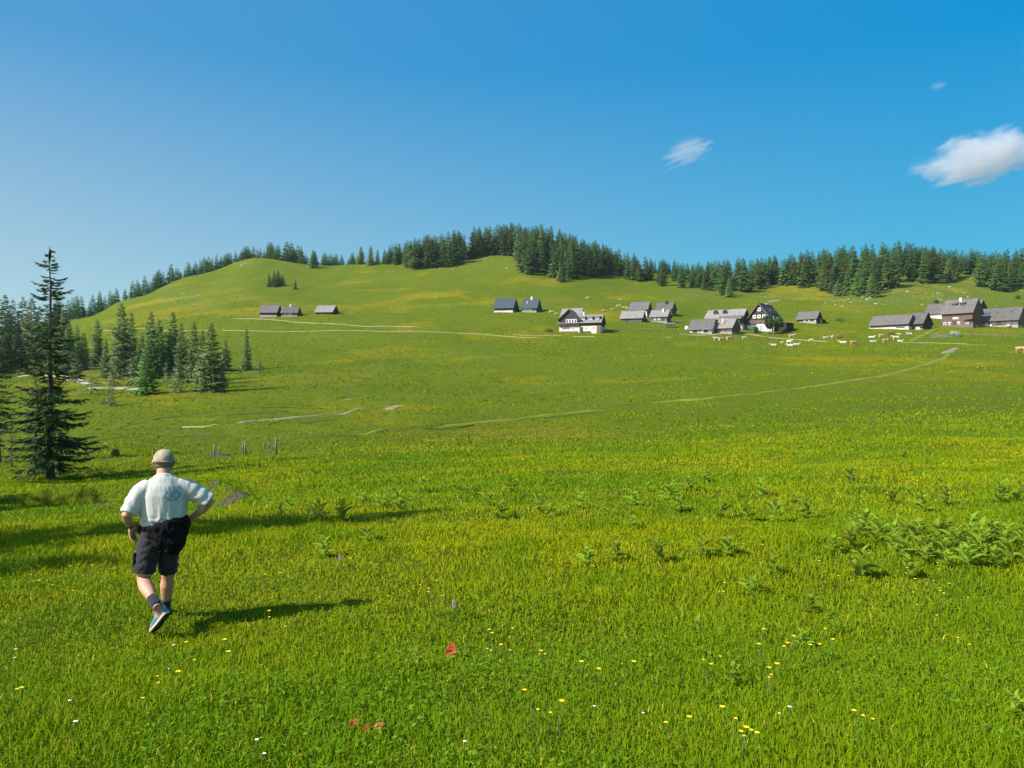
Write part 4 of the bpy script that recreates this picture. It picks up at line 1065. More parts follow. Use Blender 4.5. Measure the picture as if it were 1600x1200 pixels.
# large farmhouse
h = House('weathered_barn', 'grey-roofed barn half hidden behind the large white-based farmhouse', 876, 906, 507, 495.5, 482.5, 13, 8.5, 'timber_dark', 'roof_pale', ymin=260, back=9)
h.opening('gate', 1.0, .1, 1.8, 2.0)
h = House('farmhouse', 'large dark timber farmhouse with whitewashed ground floor, cross gable and three dormers', 874, 938, 520, 503.5, 492.5, 13, 7.5, 'timber_dark', 'roof_pale', 'plaster', 2.25, over=.7)
L = h.L; wx = -L / 2 + 3.55
w = MB(); w.prism([(wx - 3.6, 2.26), (wx + 3.6, 2.26), (wx + 3.6, 4.7), (wx, 7.9), (wx - 3.6, 4.7)], 'y', -.45, 5.5); w.build('gable_wall', M['timber_dark'], h.root)
r = MB(); r.slab([(wx - 4.2, 5.6, 4.36), (wx - 4.2, -1.0, 4.36), (wx, -1.0, 8.1), (wx, 5.6, 8.1)], .16); r.slab([(wx + 4.2, -1.0, 4.36), (wx + 4.2, 5.6, 4.36), (wx + .002, 5.6, 8.1), (wx + .002, -1.0, 8.1)], .16)
gr = r.build('gable_roof', M['roof_dark'], h.root)
b = MB(); b.beam((wx - 4.2, -1.04, 4.30), (wx, -1.04, 8.04), .06, .22); b.beam((wx + 4.2, -1.04, 4.30), (wx, -1.04, 8.04), .06, .22); b.build('bargeboard', M['timber_grey'], gr)
b = MB(); b.slab([(wx + 3.0, 3.2, 5.70), (wx + 3.0, 4.2, 5.70), (wx + 1.9, 4.2, 6.70), (wx + 1.9, 3.2, 6.70)], .1); b.build('roof_flashing', M['white_paint'], gr)
for k in range(4): h.window(wx - .75 + k * .95, 3.15, .9, 1.5, y=-.45, bars=0)
bal = MB(); bal.box(wx - 3.4, wx - .7, -1.0, -.46, 2.5, 2.62); bal.box(wx - 3.4, wx - .7, -1.0, -.94, 3.0, 3.1)
for k in range(8): bal.box(wx - 3.35 + k * .37, wx - 3.28 + k * .37, -.99, -.95, 2.62, 3.0)
bal.build('balcony', M['timber_grey'], h.root)
for k, x in enumerate((-L / 2 + 2.0, -L / 2 + 4.8, L / 2 - 5.0, L / 2 - 2.4)): h.window(x, 1.1, .65, .85, 'white_paint', -.06, bars=0)
h.opening('door', -L / 2 + 7.6, -.2, .9, 2.1, 'door_wood', -.06); h.panel('bench', L / 2 - 6.5, L / 2 - 3.5, .25, .5, 'timber_grey', -.06, .45); h.panel('woodstack', -L / 2 + .8, -L / 2 + 6.2, -.3, .55, 'timber_brown', -.06, .5)
h.panel('board_cladding', L / 2 - 1.3, L / 2 + .08, -.5, 2.2, 'timber_brown', -.06, .06)
for x in (-L / 2 + 8.0, -L / 2 + 10.6, -L / 2 + 13.0): h.shed_dormer(x, 1.5, .75, 1.0, 'timber_dark', 'roof_pale', 3)
h.chimney(-L / 2 + 7.6, 3.75, .9, .6)
# cluster of four huts
h = House('steep_barn', 'barn with tall grey roof, rear left of the four huts beyond the farmhouse', 984, 1011, 495, 483.5, 472, 14, 7.5, 'timber_brown', 'roof_grey', 'stone', 1.4, ymin=285)
h.panel('plaster_end', h.L / 2 - 1.8, h.L / 2 - .1, .1, 2.1, 'plaster', -.06); h.opening('gate', -1.5, .1, 1.6, 1.8)
h = House('dormer_hut', 'hut with dark chimney, rear right of the four huts beyond the farmhouse', 1025, 1049, 493, 483, 472.5, 16, 7.0, 'timber_brown', 'roof_grey', 'stone', .8, ymin=285)
h.chimney(.4, 2.4, 1.3, .7, 'timber_dark'); h.window(1.9, 1.0, .7, .7); h.window(-1.5, 1.0, .7, .7)
h = House('long_hut', 'low hut of weathered boards, front left of the four huts beyond the farmhouse', 970, 1003, 503.5, 496.5, 486, 12, 6.5, 'timber_grey', 'roof_pale', over=.55)
h.lean_to(h.L / 2, h.L / 2 + 1.0, .6, 5.5, 1.9, 1.2, 'timber_dark', 'roof_grey'); h.opening('door', -1.8, 0, 1.0, 1.4)
h = House('grey_cabin', 'weathered cabin with white chimney, front right of the four huts beyond the farmhouse', 1016, 1042, 503.5, 494.5, 485, 14, 6.5, 'timber_grey', 'roof_pale', 'stone', .4)
h.chimney(1.2, 2.2, 1.0, .55, 'plaster_bright'); h.window(-1.4, .8, .7, .8); h.window(.1, .8, .7, .8); h.opening('door', 1.7, .1, .9, 1.5); h.panel('roof_strip', .0, .02, .5, .52, 'white_paint')
# hamlet with guesthouse
h = House('great_barn', 'long barn with two dark roof dormers and pinkish end wall behind the low sheds', 1101, 1159, 512, 497.5, 484.5, 17, 9.5, 'timber_brown', 'roof_pale', 'plaster', 1.0, over=.8, ymin=262)
for x in (-h.L / 2 + 3.2, -h.L / 2 + 6.6):
    d = MB(); z = h.roof_z(x, 2.6); d.prism([(x - .7, z - .3), (x + .7, z - .3), (x + .7, z + .55), (x, z + 1.15), (x - .7, z + .55)], 'y', 2.2, 4.6); o = d.build('dormer', M['timber_dark'], h.root)
    r = MB(); r.slab([(x - .95, 4.7, z + .42), (x - .95, 2.0, z + .42), (x, 2.0, z + 1.3), (x, 4.7, z + 1.3)], .08); r.slab([(x + .95, 2.0, z + .42), (x + .95, 4.7, z + .42), (x + .002, 4.7, z + 1.3), (x + .002, 2.0, z + 1.3)], .08); r.build('dormer_roof', M['roof_dark'], o)
f = MB(); f.prism([(-2.6, h.H - .45), (.2, h.H + .9), (.2, h.H + .75), (-2.6, h.H - .60)], 'x', -h.L / 2 + 5.5, h.L / 2 + .4); f.build('porch_roof', M['roof_grey'], h.root)
h.panel('plaster_panel', h.L / 2 - 4.2, h.L / 2 - .8, .8, 2.6, 'plaster', -.06); h.opening('gate', h.L / 2 - 2.5, -.2, 1.4, 1.5, 'timber_brown', -.1)
h = House('stone_shed', 'low shed with grey roof and plastered front beside the road, left of the cottage', 1077, 1112, 521, 514, 499.5, 15, 8.0, 'plaster', 'roof_grey', 'stone', .3, over=.55)
h.opening('archway', -h.L / 2 + 1.9, -.1, 1.3, 1.35, 'door_wood'); h.opening('door', h.L / 2 - 2.0, 0, 1.0, 1.3, 'timber_dark'); h.window(-.2, .5, .7, .55, 'timber_grey'); h.window(-1.2, .5, .6, .55, 'timber_grey'); h.panel('canopy', h.L / 2 - 3.4, h.L / 2 + .1, 1.28, 1.38, 'metal_pale', 0, .9)
h = House('brown_cottage', 'brown timber cottage with pale roof and tall white flue beside the road', 1119, 1143, 521, 512, 498.5, 22, 7.5, 'timber_brown', 'roof_pale', 'stone', .5, over=.5)
h.pipe(-.9, 1.2, 2.0, 'white_paint', .16); h.window(-1.3, .75, .7, .65, 'timber_dark'); h.window(.6, .75, .7, .65, 'timber_dark'); h.opening('door', 1.8, .05, .8, 1.5, 'timber_grey')
h = House('guesthouse', 'tall gabled guesthouse with white ground floor, white bargeboards and four white windows in its gable', 1167.5, 1205, 516.5, 499, 474.5, 22, 11.0, 'timber_brown', 'roof_dark', 'plaster_bright', 2.2, over=.5, gover=.8, gable_front=True)
L, D, H, R = h.L, h.D, h.H, h.R
for sg, nm in ((-1, 'bargeboard'), (1, 'bargeboard')):
    b = MB(); k = R / (L / 2); b.beam((sg * (L / 2 + .5), -.86, H - .5 * k + .12), (0, -.86, H + R + .12), .08, .26); b.build(nm, M['timber_grey'], h.roof)
p = MB(); p.prism([(-L / 2 + .3, H - .1), (L / 2 - .3, H - .1), (0, H + R - .35)], 'y', -.10, .02); p.build('gable_boards', M['timber_dark'], h.root)
h.window(0, H + R * .52, 1.15, 1.25, y=-.1, bars=1)
for x in (-1.75, 0, 1.75): h.window(x, H + .15 + .25, 1.15, 1.2, y=-.1, bars=1)
for x in (-2.4, -1.0, .4, 1.8): h.window(x, 2.45, .95, 1.0, 'timber_grey', bars=0)
h.opening('door', .7, 0, 1.0, 1.9, 'metal_pale', -.06); h.window(-2.2, .8, .7, .8, 'timber_grey', -.06); h.panel('balcony', -L / 2 + .4, -1.2, 2.25, 2.5, 'timber_dark', 0, .7)
for yy in (5.0, 8.0):
    x0 = L / 2 * .62; z0 = h.roof_z(x0, 0); d = MB(); d.box(.4, x0, yy - .8, yy + .8, z0 - .6, z0 + 1.1); o = d.build('dormer', M['timber_dark'], h.root)
    r = MB(); r.slab([(x0 + .35, yy - 1.05, z0 + 1.12), (x0 + .35, yy + 1.05, z0 + 1.12), (.3, yy + 1.05, z0 + 1.7), (.3, yy - 1.05, z0 + 1.7)], .1); r.build('dormer_roof', M['roof_pale'], o)
    g = MB(); g.box(x0, x0 + .05, yy - .55, yy + .55, z0 + .1, z0 + .95); g.build('window', M['glass'], o)
h.lean_to(L / 2, L / 2 + 4.2, 3.0, 10.0, 3.6, 2.7, 'timber_dark', 'metal_pale')
h.chimney(-.4, 7.5, .8, .7)
h = House('lone_hut', 'lone low hut with two white windows right of the gabled guesthouse', 1245, 1275, 504.5, 498, 487.5, 18, 7.0, 'timber_dark', 'roof_grey', 'stone', .6, over=.55)
h.window(-.7, .72, .75, .75); h.window(1.0, .72, .75, .75); h.panel('corner_post', h.L / 2 - .6, h.L / 2, .6, 1.6, 'plaster'); h.lean_to(h.L / 2, h.L / 2 + 1.8, 1.5, 6, 1.7, 1.2, 'timber_dark', 'roof_dark')
# right-hand farm
h = House('long_barn', 'long low barn with grey roof and whitewashed base on the right, nearest the cows', 1358, 1419, 514, 506.5, 493.5, 20, 8.0, 'timber_brown', 'roof_grey', 'plaster', .55, over=.6, gover=.2)
h.opening('gate', h.L / 2 - 2.6, .1, 2.6, 1.4, 'timber_grey', -.04); h.panel('timber_panel', -h.L / 2 + 1.8, h.L / 2 - 4.5, .6, 1.45, 'timber_brown'); h.panel('corner_post', -h.L / 2, -h.L / 2 + .3, .0, 1.6, 'plaster', -.04); h.panel('porch_canopy', h.L / 2 - 4.6, h.L / 2 - 1.0, 1.42, 1.5, 'metal_pale', 0, .8)
h = House('barn_wing', 'higher end wing of the long low barn on the right', 1419.5, 1441, 515, 505, 489.5, 20, 9.0, 'timber_dark', 'roof_grey', 'stone', .3, over=.6)
h.window(-1.2, .9, .7, .5, 'metal_pale'); h.opening('door', .2, .0, 1.2, .8, 'timber_brown'); h.panel('plaster_patch', h.L / 2 - 2.0, h.L / 2 - .8, 0, .8, 'plaster', -.06); h.panel('corner_post', -h.L / 2 - .1, -h.L / 2 + .22, .3, 1.9, 'plaster')
h = House('link_barn', 'grey-roofed barn with bright white wall linking the long barn to the big farmhouse', 1446, 1474, 499.5, 489, 475.5, 18, 8.0, 'plaster_bright', 'roof_grey', over=.7, ymin=284, back=4)
h.panel('board_cladding', -h.L / 2, h.L / 2, h.H - .45, h.H - .05, 'timber_dark')
h = House('rear_barn', 'steep barn roof showing behind the right end of the big right-hand farmhouse', 1512, 1529, 490, 480, 470, 22, 7.5, 'timber_dark', 'roof_grey', ymin=284, back=12)
h.opening('gate', 0, 0, 1.5, 1.6)
h = House('big_farmhouse', 'big two-storey timber farmhouse with long veranda and rooftop chimney in the right-hand farm', 1471, 1519, 510.5, 487.5, 468.5, 20, 9.5, 'timber_brown', 'roof_grey', 'stone', .5, over=.8)
L = h.L; h.chimney(-.1, 4.2, .9, .75, 'plaster_bright')
for x in (-1.6, 1.0):
    d = MB(); z = h.roof_z(x, 2.3); d.prism([(2.3, z - .2), (2.3, z + .75), (4.3, z + 1.55), (4.3, z + .6)], 'x', x - .75, x + .75); o = d.build('dormer', M['timber_dark'], h.root)
    r = MB(); r.slab([(x - .95, 1.95, z + .74), (x + .95, 1.95, z + .74), (x + .95, 4.5, z + 1.72), (x - .95, 4.5, z + 1.72)], .1); r.build('dormer_roof', M['roof_grey'], o)
    h.window(x, z + .1, .9, .5, 'timber_grey', 2.3, o)
for x in (-3.6, -2.2, 1.2, 2.9): h.window(x, 3.1, .75, .85, 'timber_grey')
for x in (-4.0, -2.4, .6, 3.4): h.window(x, .9, 1.0, .9, 'white_paint')
h.panel('banner', -1.3, .5, 2.75, 3.35, 'white_paint', 0, .08); h.panel('canopy', L / 2 - 2.6, L / 2 + .1, 2.35, 2.55, 'timber_grey', 0, 1.1); h.opening('door', -.8, .2, 1.0, 2.0)
v = MB(); v.box(-L / 2 - .3, L / 2 + 1.0, -2.2, -.07, -2.0, .25); deck = v.build('veranda', M['timber_grey'], h.root)
v = MB()
for k in range(12): x = -L / 2 - .2 + k * (L + 1.1) / 11; v.box(x - .05, x + .05, -2.16, -2.06, .25, 1.2)
v.box(-L / 2 - .3, L / 2 + 1.0, -2.15, -2.07, 1.2, 1.3); v.box(-L / 2 - .3, L / 2 + 1.0, -2.13, -2.09, .68, .76); v.build('railing', M['timber_grey'], deck)
h.panel('eave_beam', -L / 2, L / 2, h.H - .25, h.H - .05, 'timber_dark', 0, .10)
h = House('farm_shed', 'broad grey-roofed shed with dark skylights at the right end of the right-hand farm', 1527, 1590, 510.5, 500, 482, 18, 9.5, 'timber_grey', 'roof_grey', 'stone', .4, over=.6)
L = h.L
for x in (-.8, 3.8): 
    z = h.roof_z(x, 2.9); b = MB(); k = h.R / (h.D / 2); b.slab([(x - .35, 2.6, z - .3 * k + .06), (x + .35, 2.6, z - .3 * k + .06), (x + .35, 3.2, z + .3 * k + .06), (x - .35, 3.2, z + .3 * k + .06)], .05); b.build('skylight', M['glass'], h.roof)
x = -L / 2 + 2.4; z = h.roof_z(x, 2.6); b = MB(); b.slab([(x - 1.1, 2.0, z - .6 * k + .06), (x + .9, 2.0, z - .6 * k + .06), (x + .9, 3.2, z + .6 * k + .06), (x - 1.1, 3.2, z + .6 * k + .06)], .05); b.build('solar_panel', M['roof_slate'], h.roof)
h.panel('banner', -L / 2 + 1.2, -L / 2 + 4.6, .3, .95, 'plaster_bright', -.06, .10); h.opening('gate', .6, .1, 1.8, 1.9); h.opening('door', -1.6, .2, 1.1, 1.6, 'timber_brown'); h.window(-3.4, 1.0, .8, .6); h.panel('feed_box', 3.0, 4.3, -.1, .6, 'metal_pale', -.06, .8)
for x in (-1.6, 2.4, 4.6): h.panel('wall_post', x - .1, x + .1, .4, 2.0, 'timber_dark')

# small things round the houses
def woodpile(u, v, L, hgt, label):
    x, y, z = ray(u, v, 150); o = empty('woodpile', (x, y, z), -.35); a = MB(); rr = random.Random(3)
    for i in range(int(L / .3)):
        for j in range(int(hgt / .3)): a.loft([(-L / 2 + .3 * i + rr.uniform(-.03, .03) + (.15 if j % 2 else 0), -.5, .15 + .29 * j), (-L / 2 + .3 * i + (.15 if j % 2 else 0), .6, .15 + .29 * j)], [.145, .145], 7)
    a.build('logs', M['timber_grey'], o); c = MB(); c.slab([(-L / 2 - .3, -.8, hgt + .1), (L / 2 + .3, -.8, hgt + .1), (L / 2 + .3, .9, hgt + .5), (-L / 2 - .3, .9, hgt + .5)], .06); c.build('cover', M['roof_pale'], o); return tag(o, label, 'woodpile')
woodpile(1047, 512, 3.4, 1.35, 'stacked woodpile under a sloping cover on the mown grass below the four huts')
x, y, z = ray(1073, 515, 150); mb = MB(); mb.loft([(0, 0, .0), (0, 0, .1), (0, 0, .95), (0, 0, 1.15), (0, 0, 1.25)], [.55, .62, .62, .5, .2], 14); tag(mb.build('water_tank', M['white_paint'], None, (x, y, z), 0), 'round white tank at the left corner of the low plastered shed', 'tank')
x, y, z = ray(1208.5, 522.5, 150); mb = MB(); mb.loft([(0, 0, -.3), (0, 0, 6.0)], [.09, .06], 8); mb.ball((0, 0, 6.05), .12, 8, 6); tag(mb.build('flagpole', M['white_paint'], None, (x, y, z), 0), 'slim white flagpole before the green trees at the gabled guesthouse', 'pole')
def rail_fence(name, pts, hgt, rails, mat, label, cat='fence', gap=2.6, rail_mat=None, tops=True):
    L = polyline(pts, gap); o = empty(name, (L[0, 0], L[0, 1], float(gz(L[0, 0], L[0, 1])))); B = o.location
    P = [Vector((x, y, float(gz(x, y)))) - B for x, y in L]
    for p in P:
        m = MB(); m.loft([p + Vector((0, 0, -.3)), p + Vector((0, 0, hgt + .12))], [.09, .07], 6); m.build('post', M[mat], o)
    for z in rails:
        m = MB()
        for a, b in zip(P[:-1], P[1:]): m.beam(a + Vector((0, -.09, z)), b + Vector((0, -.09, z)), .06, .15)
        m.build('rail', M[rail_mat or mat], o)
    return tag(o, label, cat)
rail_fence('rail_fence', [(1512, 527), (1540, 528), (1570, 529.5), (1604, 531)], 1.0, (.95,), 'post_wood', 'single-rail fence with long pale top rail below the right-hand farm', rail_mat='timber_grey')
rail_fence('cattle_pen', [(1454, 529), (1480, 528), (1506, 528), (1510, 524), (1484, 523)], 1.3, (.4, .8, 1.2), 'timber_grey', 'small grey-railed cattle pen beside the farm lane', 'pen', rail_mat='metal_pale')
rail_fence('paddock_fence', [(960, 519), (985, 517), (1010, 517), (1040, 518)], .9, (.8,), 'post_wood', 'thin low fence across the grass below the four huts', gap=4.0)
for (u, v, h, lean, rad, label) in [(334, 713, 19, .1, .11, 'leftmost short post of the ruined paddock, above the old trough'), (343, 713, 18, 0, .10, 'short post standing right of the leftmost one at the old trough'), (380, 710, 21, -.05, .08, 'slim post, left of the close pair in the ruined paddock'), (383, 711, 22, .03, .12, 'thick post, right of the close pair in the ruined paddock'),
        (412, 701, 12, .12, .08, 'short far post in the ruined paddock, left of another'), (421, 700, 10, -.2, .08, 'short leaning far post in the ruined paddock'), (431, 711, 27, .02, .14, 'tallest post, at the right end of the ruined paddock')]:
    x, y, z = ray(u, v, 30); hh = h / F * y; mb = MB(); mb.loft([(0, 0, -.3), (lean * hh * .5, 0, hh * .5), (lean * hh, 0, hh)], [rad * .62, rad * .58, rad * .5], 7); tag(mb.build('wooden_post', M['post_wood'], None, (x, y, z)), label, 'post')
x, y, z = ray(430, 711, 30); mb = MB(); mb.beam((-.55, -.1, -.1), (-.1, -.1, .62), .12); tag(mb.build('brace_pole', M['post_wood'], None, (x, y, z)), 'short slanting brace leaning on the tallest paddock post', 'pole')
x, y, z = ray(340, 713, 30); o = empty('water_trough', (x, y, z - .05), .12); mb = MB(); mb.box(-.45, .75, -.3, -.24, 0, .2); mb.box(-.45, .75, .24, .3, 0, .2); mb.box(-.45, -.38, -.24, .24, 0, .2); mb.box(.68, .75, -.24, .24, 0, .2); mb.build('side_boards', M['timber_grey'], o); mb = MB(); mb.box(-.38, .68, -.24, .24, .02, .06); mb.build('floor_board', M['timber_grey'], o); tag(o, 'low weathered trough between the left posts of the ruined paddock', 'trough')
# ------------------------------------------------------------------ cattle
def cow_mat(name, base, patch, amount, seed):
    t = NT(name); v = t.obj(); mp = t.node('ShaderNodeMapping'); mp.inputs['Location'].default_value = (seed * 3.1, seed, 0); t.l.new(v, mp.inputs['Vector'])
    f = t.ramp(t.noise(mp.outputs[0], 1.3, 2, .4), amount - .03, amount + .03); t.color(t.mix(f, base, patch)); return t.done(.8, .2)
CW = (.44, .39, .30)
CM = {'fawn': cow_mat('fawn_hide', (.40, .22, .09), CW, .62, 1), 'pied': cow_mat('pied_hide', (.34, .17, .065), CW, .48, 2), 'white': cow_mat('cream_hide', (.46, .41, .32), (.38, .27, .15), .70, 3), 'brown': cow_mat('brown_hide', (.15, .06, .025), (.22, .10, .04), .6, 4), 'cream': cow_mat('pale_fawn_hide', (.46, .33, .19), CW, .55, 5)}
def cow_mesh(pose, seed):
    """facing +X, feet on z = 0; trunk, neck, head and jointed legs fused into one skin"""
    b = MB(); r = random.Random(seed); lie = pose == 'lying'; dz = -.62 if lie else 0
    b.loft([(-.86, 0, 1.18 + dz), (-.80, 0, 1.10 + dz), (-.55, 0, 1.02 + dz), (-.1, 0, .95 + dz), (.35, 0, .96 + dz), (.68, 0, 1.03 + dz), (.86, 0, 1.08 + dz)], [(.10, .12), (.21, .27), (.28, .33), (.33, .38), (.29, .37), (.23, .32), (.13, .2)], 14, side=(0, 1, 0))
    b.ball((-.72, .14, 1.22 + dz), (.16, .1, .1)); b.ball((-.72, -.14, 1.22 + dz), (.16, .1, .1))
    if pose == 'grazing': nk = [(.72, 0, 1.12), (.98, 0, .92), (1.14, 0, .62)]; hd = [(1.08, 0, .66), (1.20, 0, .46), (1.31, 0, .22), (1.35, 0, .12)]
    else: nk = [(.66, 0, 1.12 + dz), (.92, 0, 1.26 + dz), (1.10, 0, 1.40 + dz)]; hd = [(1.02, 0, 1.42 + dz), (1.18, 0, 1.40 + dz), (1.42, 0, 1.27 + dz), (1.53, 0, 1.21 + dz)]
    b.loft(nk, [(.16, .27), (.12, .20), (.10, .15)], 12, side=(0, 1, 0)); b.loft(hd, [(.08, .10), (.115, .14), (.085, .10), (.06, .065)], 12, side=(0, 1, 0))
    hx, hy, hz = hd[0]
    for s in (-1, 1):
        b.loft([(hx, s * .07, hz + .03), (hx - .02, s * .17, hz + .03), (hx - .03, s * .26, hz)], [.03, .055, .02], 8, side=(1, 0, 0))   # ears
        b.loft([(hx - .02, s * .06, hz + .09), (hx + .0, s * .15, hz + .15), (hx + .04, s * .19, hz + .24)], [.028, .022, .012], 6)     # horns
        if lie:
            b.loft([(.62, s * .22, .30), (.80, s * .26, .10), (.50, s * .24, .06)], [.13, .07, .05], 8); b.loft([(-.55, s * .26, .34), (-.20, s * .38, .16), (-.55, s * .44, .07), (-.2, s * .46, .05)], [.20, .12, .07, .05], 8)
        else:
            f = r.uniform(-.08, .08); g = r.uniform(-.1, .1)
            b.loft([(.60, s * .17, .95), (.60 + f * .3, s * .17, .62), (.60 + f, s * .165, .40), (.58 + f, s * .165, .10), (.62 + f, s * .165, .0)], [.15, .10, .062, .05, .07], 8)
            b.loft([(-.62, s * .16, 1.0), (-.55, s * .18, .74), (-.76 + g, s * .17, .46), (-.70 + g, s * .17, .12), (-.66 + g, s * .17, .0)], [.20, .15, .07, .05, .07], 8)
    b.loft([(-.84, 0, 1.24 + dz), (-.93, .02, 1.10 + dz), (-.93, .03, .55 + max(dz, -.4)), (-.93, .03, .42 + max(dz, -.38))], [.035, .025, .02, .045], 6)
    if not lie: b.ball((-.42, 0, .66), (.17, .14, .13))
    return fused('cow', b, CM['fawn'], .035, 2)
COW = {p: [cow_mesh(p, 10 + i) for i in range(2)] for p in ('standing', 'grazing', 'lying')}
WORD = {'fawn': 'fawn', 'pied': 'brown and white', 'white': 'whitish', 'brown': 'dark brown', 'cream': 'pale fawn'}
def cow(u, v, coat, pose, face, label, group='cattle grazing below the farms', sc=1.0):
    x, y, z = ray(u, v, 150); me = COW[pose][int(u) % 2]; o = link('cow', me, None, (x, y, z), face + .3 * math.sin(u)); o.scale = (sc,) * 3
    o.material_slots[0].link = 'OBJECT'; o.material_slots[0].material = CM[coat]
    return tag(o, label, 'cow', group)
R_, L_ = 0.0, PI
for (u, v, coat, pose, face, lab, sc) in [
 (1119, 533, 'cream', 'standing', L_, 'pale cow standing at the left end of the herd, below the brown cottage', 1.0), (1127, 534, 'pied', 'grazing', R_, 'brown and white cow grazing close right of the leftmost pale cow', 1.0), (1139, 532.5, 'pied', 'grazing', R_, 'brown-headed cow third from the left end of the herd', 1.0),
 (1163, 531, 'cream', 'grazing', R_, 'small pale cow below the road in front of the gabled guesthouse', .85), (1195, 530, 'brown', 'standing', -1.0, 'small dark calf on the grass beside the road', .7), (1209, 541, 'white', 'lying', L_, 'white cow lying alone, lowest on the slope', 1.0), (1221, 537.5, 'cream', 'standing', -1.4, 'tiny pale calf between the lying white cow and the white group', .55),
 (1233, 538, 'white', 'standing', -1.3, 'white cow standing head-on above the two lying white cows', 1.0), (1235, 541.5, 'white', 'lying', L_, 'white cow lying at the feet of the standing white one', 1.0), (1244, 540, 'white', 'lying', R_, 'white cow lying with raised hindquarters right of the standing white one', 1.0), (1237, 528.5, 'pied', 'standing', R_, 'brown and white cow crossing the road above the white group', 1.0), (1268, 534, 'cream', 'grazing', L_, 'small pale cow on the road right of the white group', .7),
 (1290, 529.5, 'cream', 'lying', R_, 'pale fawn cow lying left of a white one in mid-pasture', 1.1), (1300, 529, 'white', 'standing', -1.4, 'small white cow between the pale lying cow and the dark brown one', .7), (1312, 527.5, 'brown', 'lying', R_, 'dark brown cow lying in mid-pasture', 1.0), (1318, 537, 'cream', 'lying', L_, 'pale fawn cow lying left of the standing fawn one', 1.1), (1333, 540, 'fawn', 'grazing', R_, 'fawn cow standing lowest in mid-pasture', 1.05),
 (1362, 528.5, 'white', 'lying', R_, 'white cow lying below the long barn, upper one of two', 1.0), (1364, 535.5, 'white', 'lying', R_, 'white cow lying below the long barn, lower one of two', 1.0), (1377, 528.5, 'cream', 'grazing', R_, 'pale cow grazing at the left of the tight group below the barn', 1.0), (1383, 536.5, 'fawn', 'standing', R_, 'fawn cow standing in front of the tight group below the barn', 1.0), (1392, 525, 'brown', 'grazing', R_, 'dark brown cow at the back of the tight group below the barn', 1.0), (1400, 532, 'pied', 'standing', L_, 'brown and white cow at the right of the tight group below the barn', 1.05), (1406, 534.5, 'white', 'lying', R_, 'small white calf lying right of the tight group below the barn', .8), (1421, 523.5, 'white', 'lying', L_, 'white cow stretched out right beneath the barn wing', 1.1), (1405, 523, 'cream', 'lying', L_, 'small pale cow lying left of the stretched-out white one', .7),
 (1594, 551, 'fawn', 'grazing', R_, 'fawn cow half cut off by the right picture edge', 1.15),
 (862, 490, 'cream', 'grazing', L_, 'pale cow left of the weathered barn roof', .9), (868.5, 491, 'white', 'lying', R_, 'white cow lying right beside the weathered barn roof', .7), (918, 468, 'white', 'standing', R_, 'white cow alone highest on the slope', .9), (970, 470, 'fawn', 'lying', R_, 'fawn cow lying high above the four huts', 1.0), (966, 481, 'pied', 'grazing', R_, 'brown and white cow above left of the long low hut', 1.0), (975, 481.5, 'white', 'lying', R_, 'whitish cow lying at the left of the steep barn', .9), (944, 487, 'fawn', 'lying', R_, 'fawn cow lying left of another on the slope above the farmhouse', 1.1), (957, 486.5, 'fawn', 'standing', R_, 'fawn cow standing on the slope above the farmhouse', 1.0), (979.5, 483.5, 'white', 'standing', R_, 'small white calf against the steep barn wall', .6)]:
    cow(u, v, coat, pose, face, lab, sc=sc)
# ------------------------------------------------------------------ the walker, seen from behind (local x to his right, y ahead of him, z up)
def skin_mat():
    t = NT('tanned_skin'); v = t.obj(); c = t.mix(t.ramp(t.noise(v, 9, 4, .6), .3, .7), (.42, .21, .13), (.52, .28, .18))  # tanned skin, lightly mottled
    c = t.mix(t.ramp(t.noise(v, 60, 3, .6), .45, .8, 0, .35), c, (.40, .19, .13)); t.color(c)
    t.b.inputs['Subsurface Weight'].default_value = .08; t.b.inputs['Subsurface Radius'].default_value = (.01, .004, .002); t.bump(t.noise(v, 120, 3), .15, .002)
    return t.done(.55, .35)
def cloth(name, c1, c2, scale, bump=.25):
    t = NT(name); v = t.obj(); t.color(t.mix(t.ramp(t.noise(v, scale, 4), .3, .7), c1, c2)); t.bump(t.noise(v, 340, 2), bump, .0012)
    t.b.inputs['Sheen Weight'].default_value = .15; return t.done(.9, .15)
M['skin'] = skin_mat()
M['tee'] = cloth('faded_white_cotton', (.43, .425, .375), (.50, .49, .435), 5)
M['shorts'] = cloth('charcoal_cotton', (.016, .0165, .018), (.027, .0275, .030), 8)
M['sweater'] = cloth('black_fleece', (.004, .004, .0045), (.007, .007, .0075), 12, .5); M['sweater'].node_tree.nodes['Principled BSDF'].inputs['Sheen Weight'].default_value = 0
M['sock'] = cloth('dark_sock', (.014, .016, .022), (.024, .027, .034), 20)
M['cap'] = cloth('khaki_cotton', (.21, .17, .115), (.36, .30, .205), 22)
M['hair'] = mottled('grey_brown_hair', (.10, .075, .055), (.22, .18, .15), 90, .8, .2, .5, (1, 1, .3), .003)
M['shoe_grey'] = cloth('grey_mesh_fabric', (.15, .165, .17), (.26, .27, .265), 30, .5)
M['shoe_blue'] = cloth('blue_mesh_fabric', (.03, .17, .30), (.06, .26, .40), 30, .5)
M['sole_black'] = mottled('black_rubber', (.015, .015, .015), (.03, .03, .03), 40, .8, .3, .6)
M['midsole'] = mottled('cream_midsole', (.52, .40, .28), (.62, .50, .36), 20, .7, .3)
M['strap'] = mottled('black_strap', (.01, .01, .01), (.02, .02, .02), 20, .4, .4)
M['print_teal'] = cloth('teal_print', (.06, .25, .30), (.09, .31, .35), 30)
M['print_pink'] = cloth('coral_print', (.47, .20, .19), (.55, .27, .25), 30)
M['print_blue'] = cloth('blue_print', (.10, .22, .38), (.14, .28, .42), 30)
M['eye'] = mottled('eye_white', (.7, .68, .65), (.75, .73, .7), 20, .2, .5)
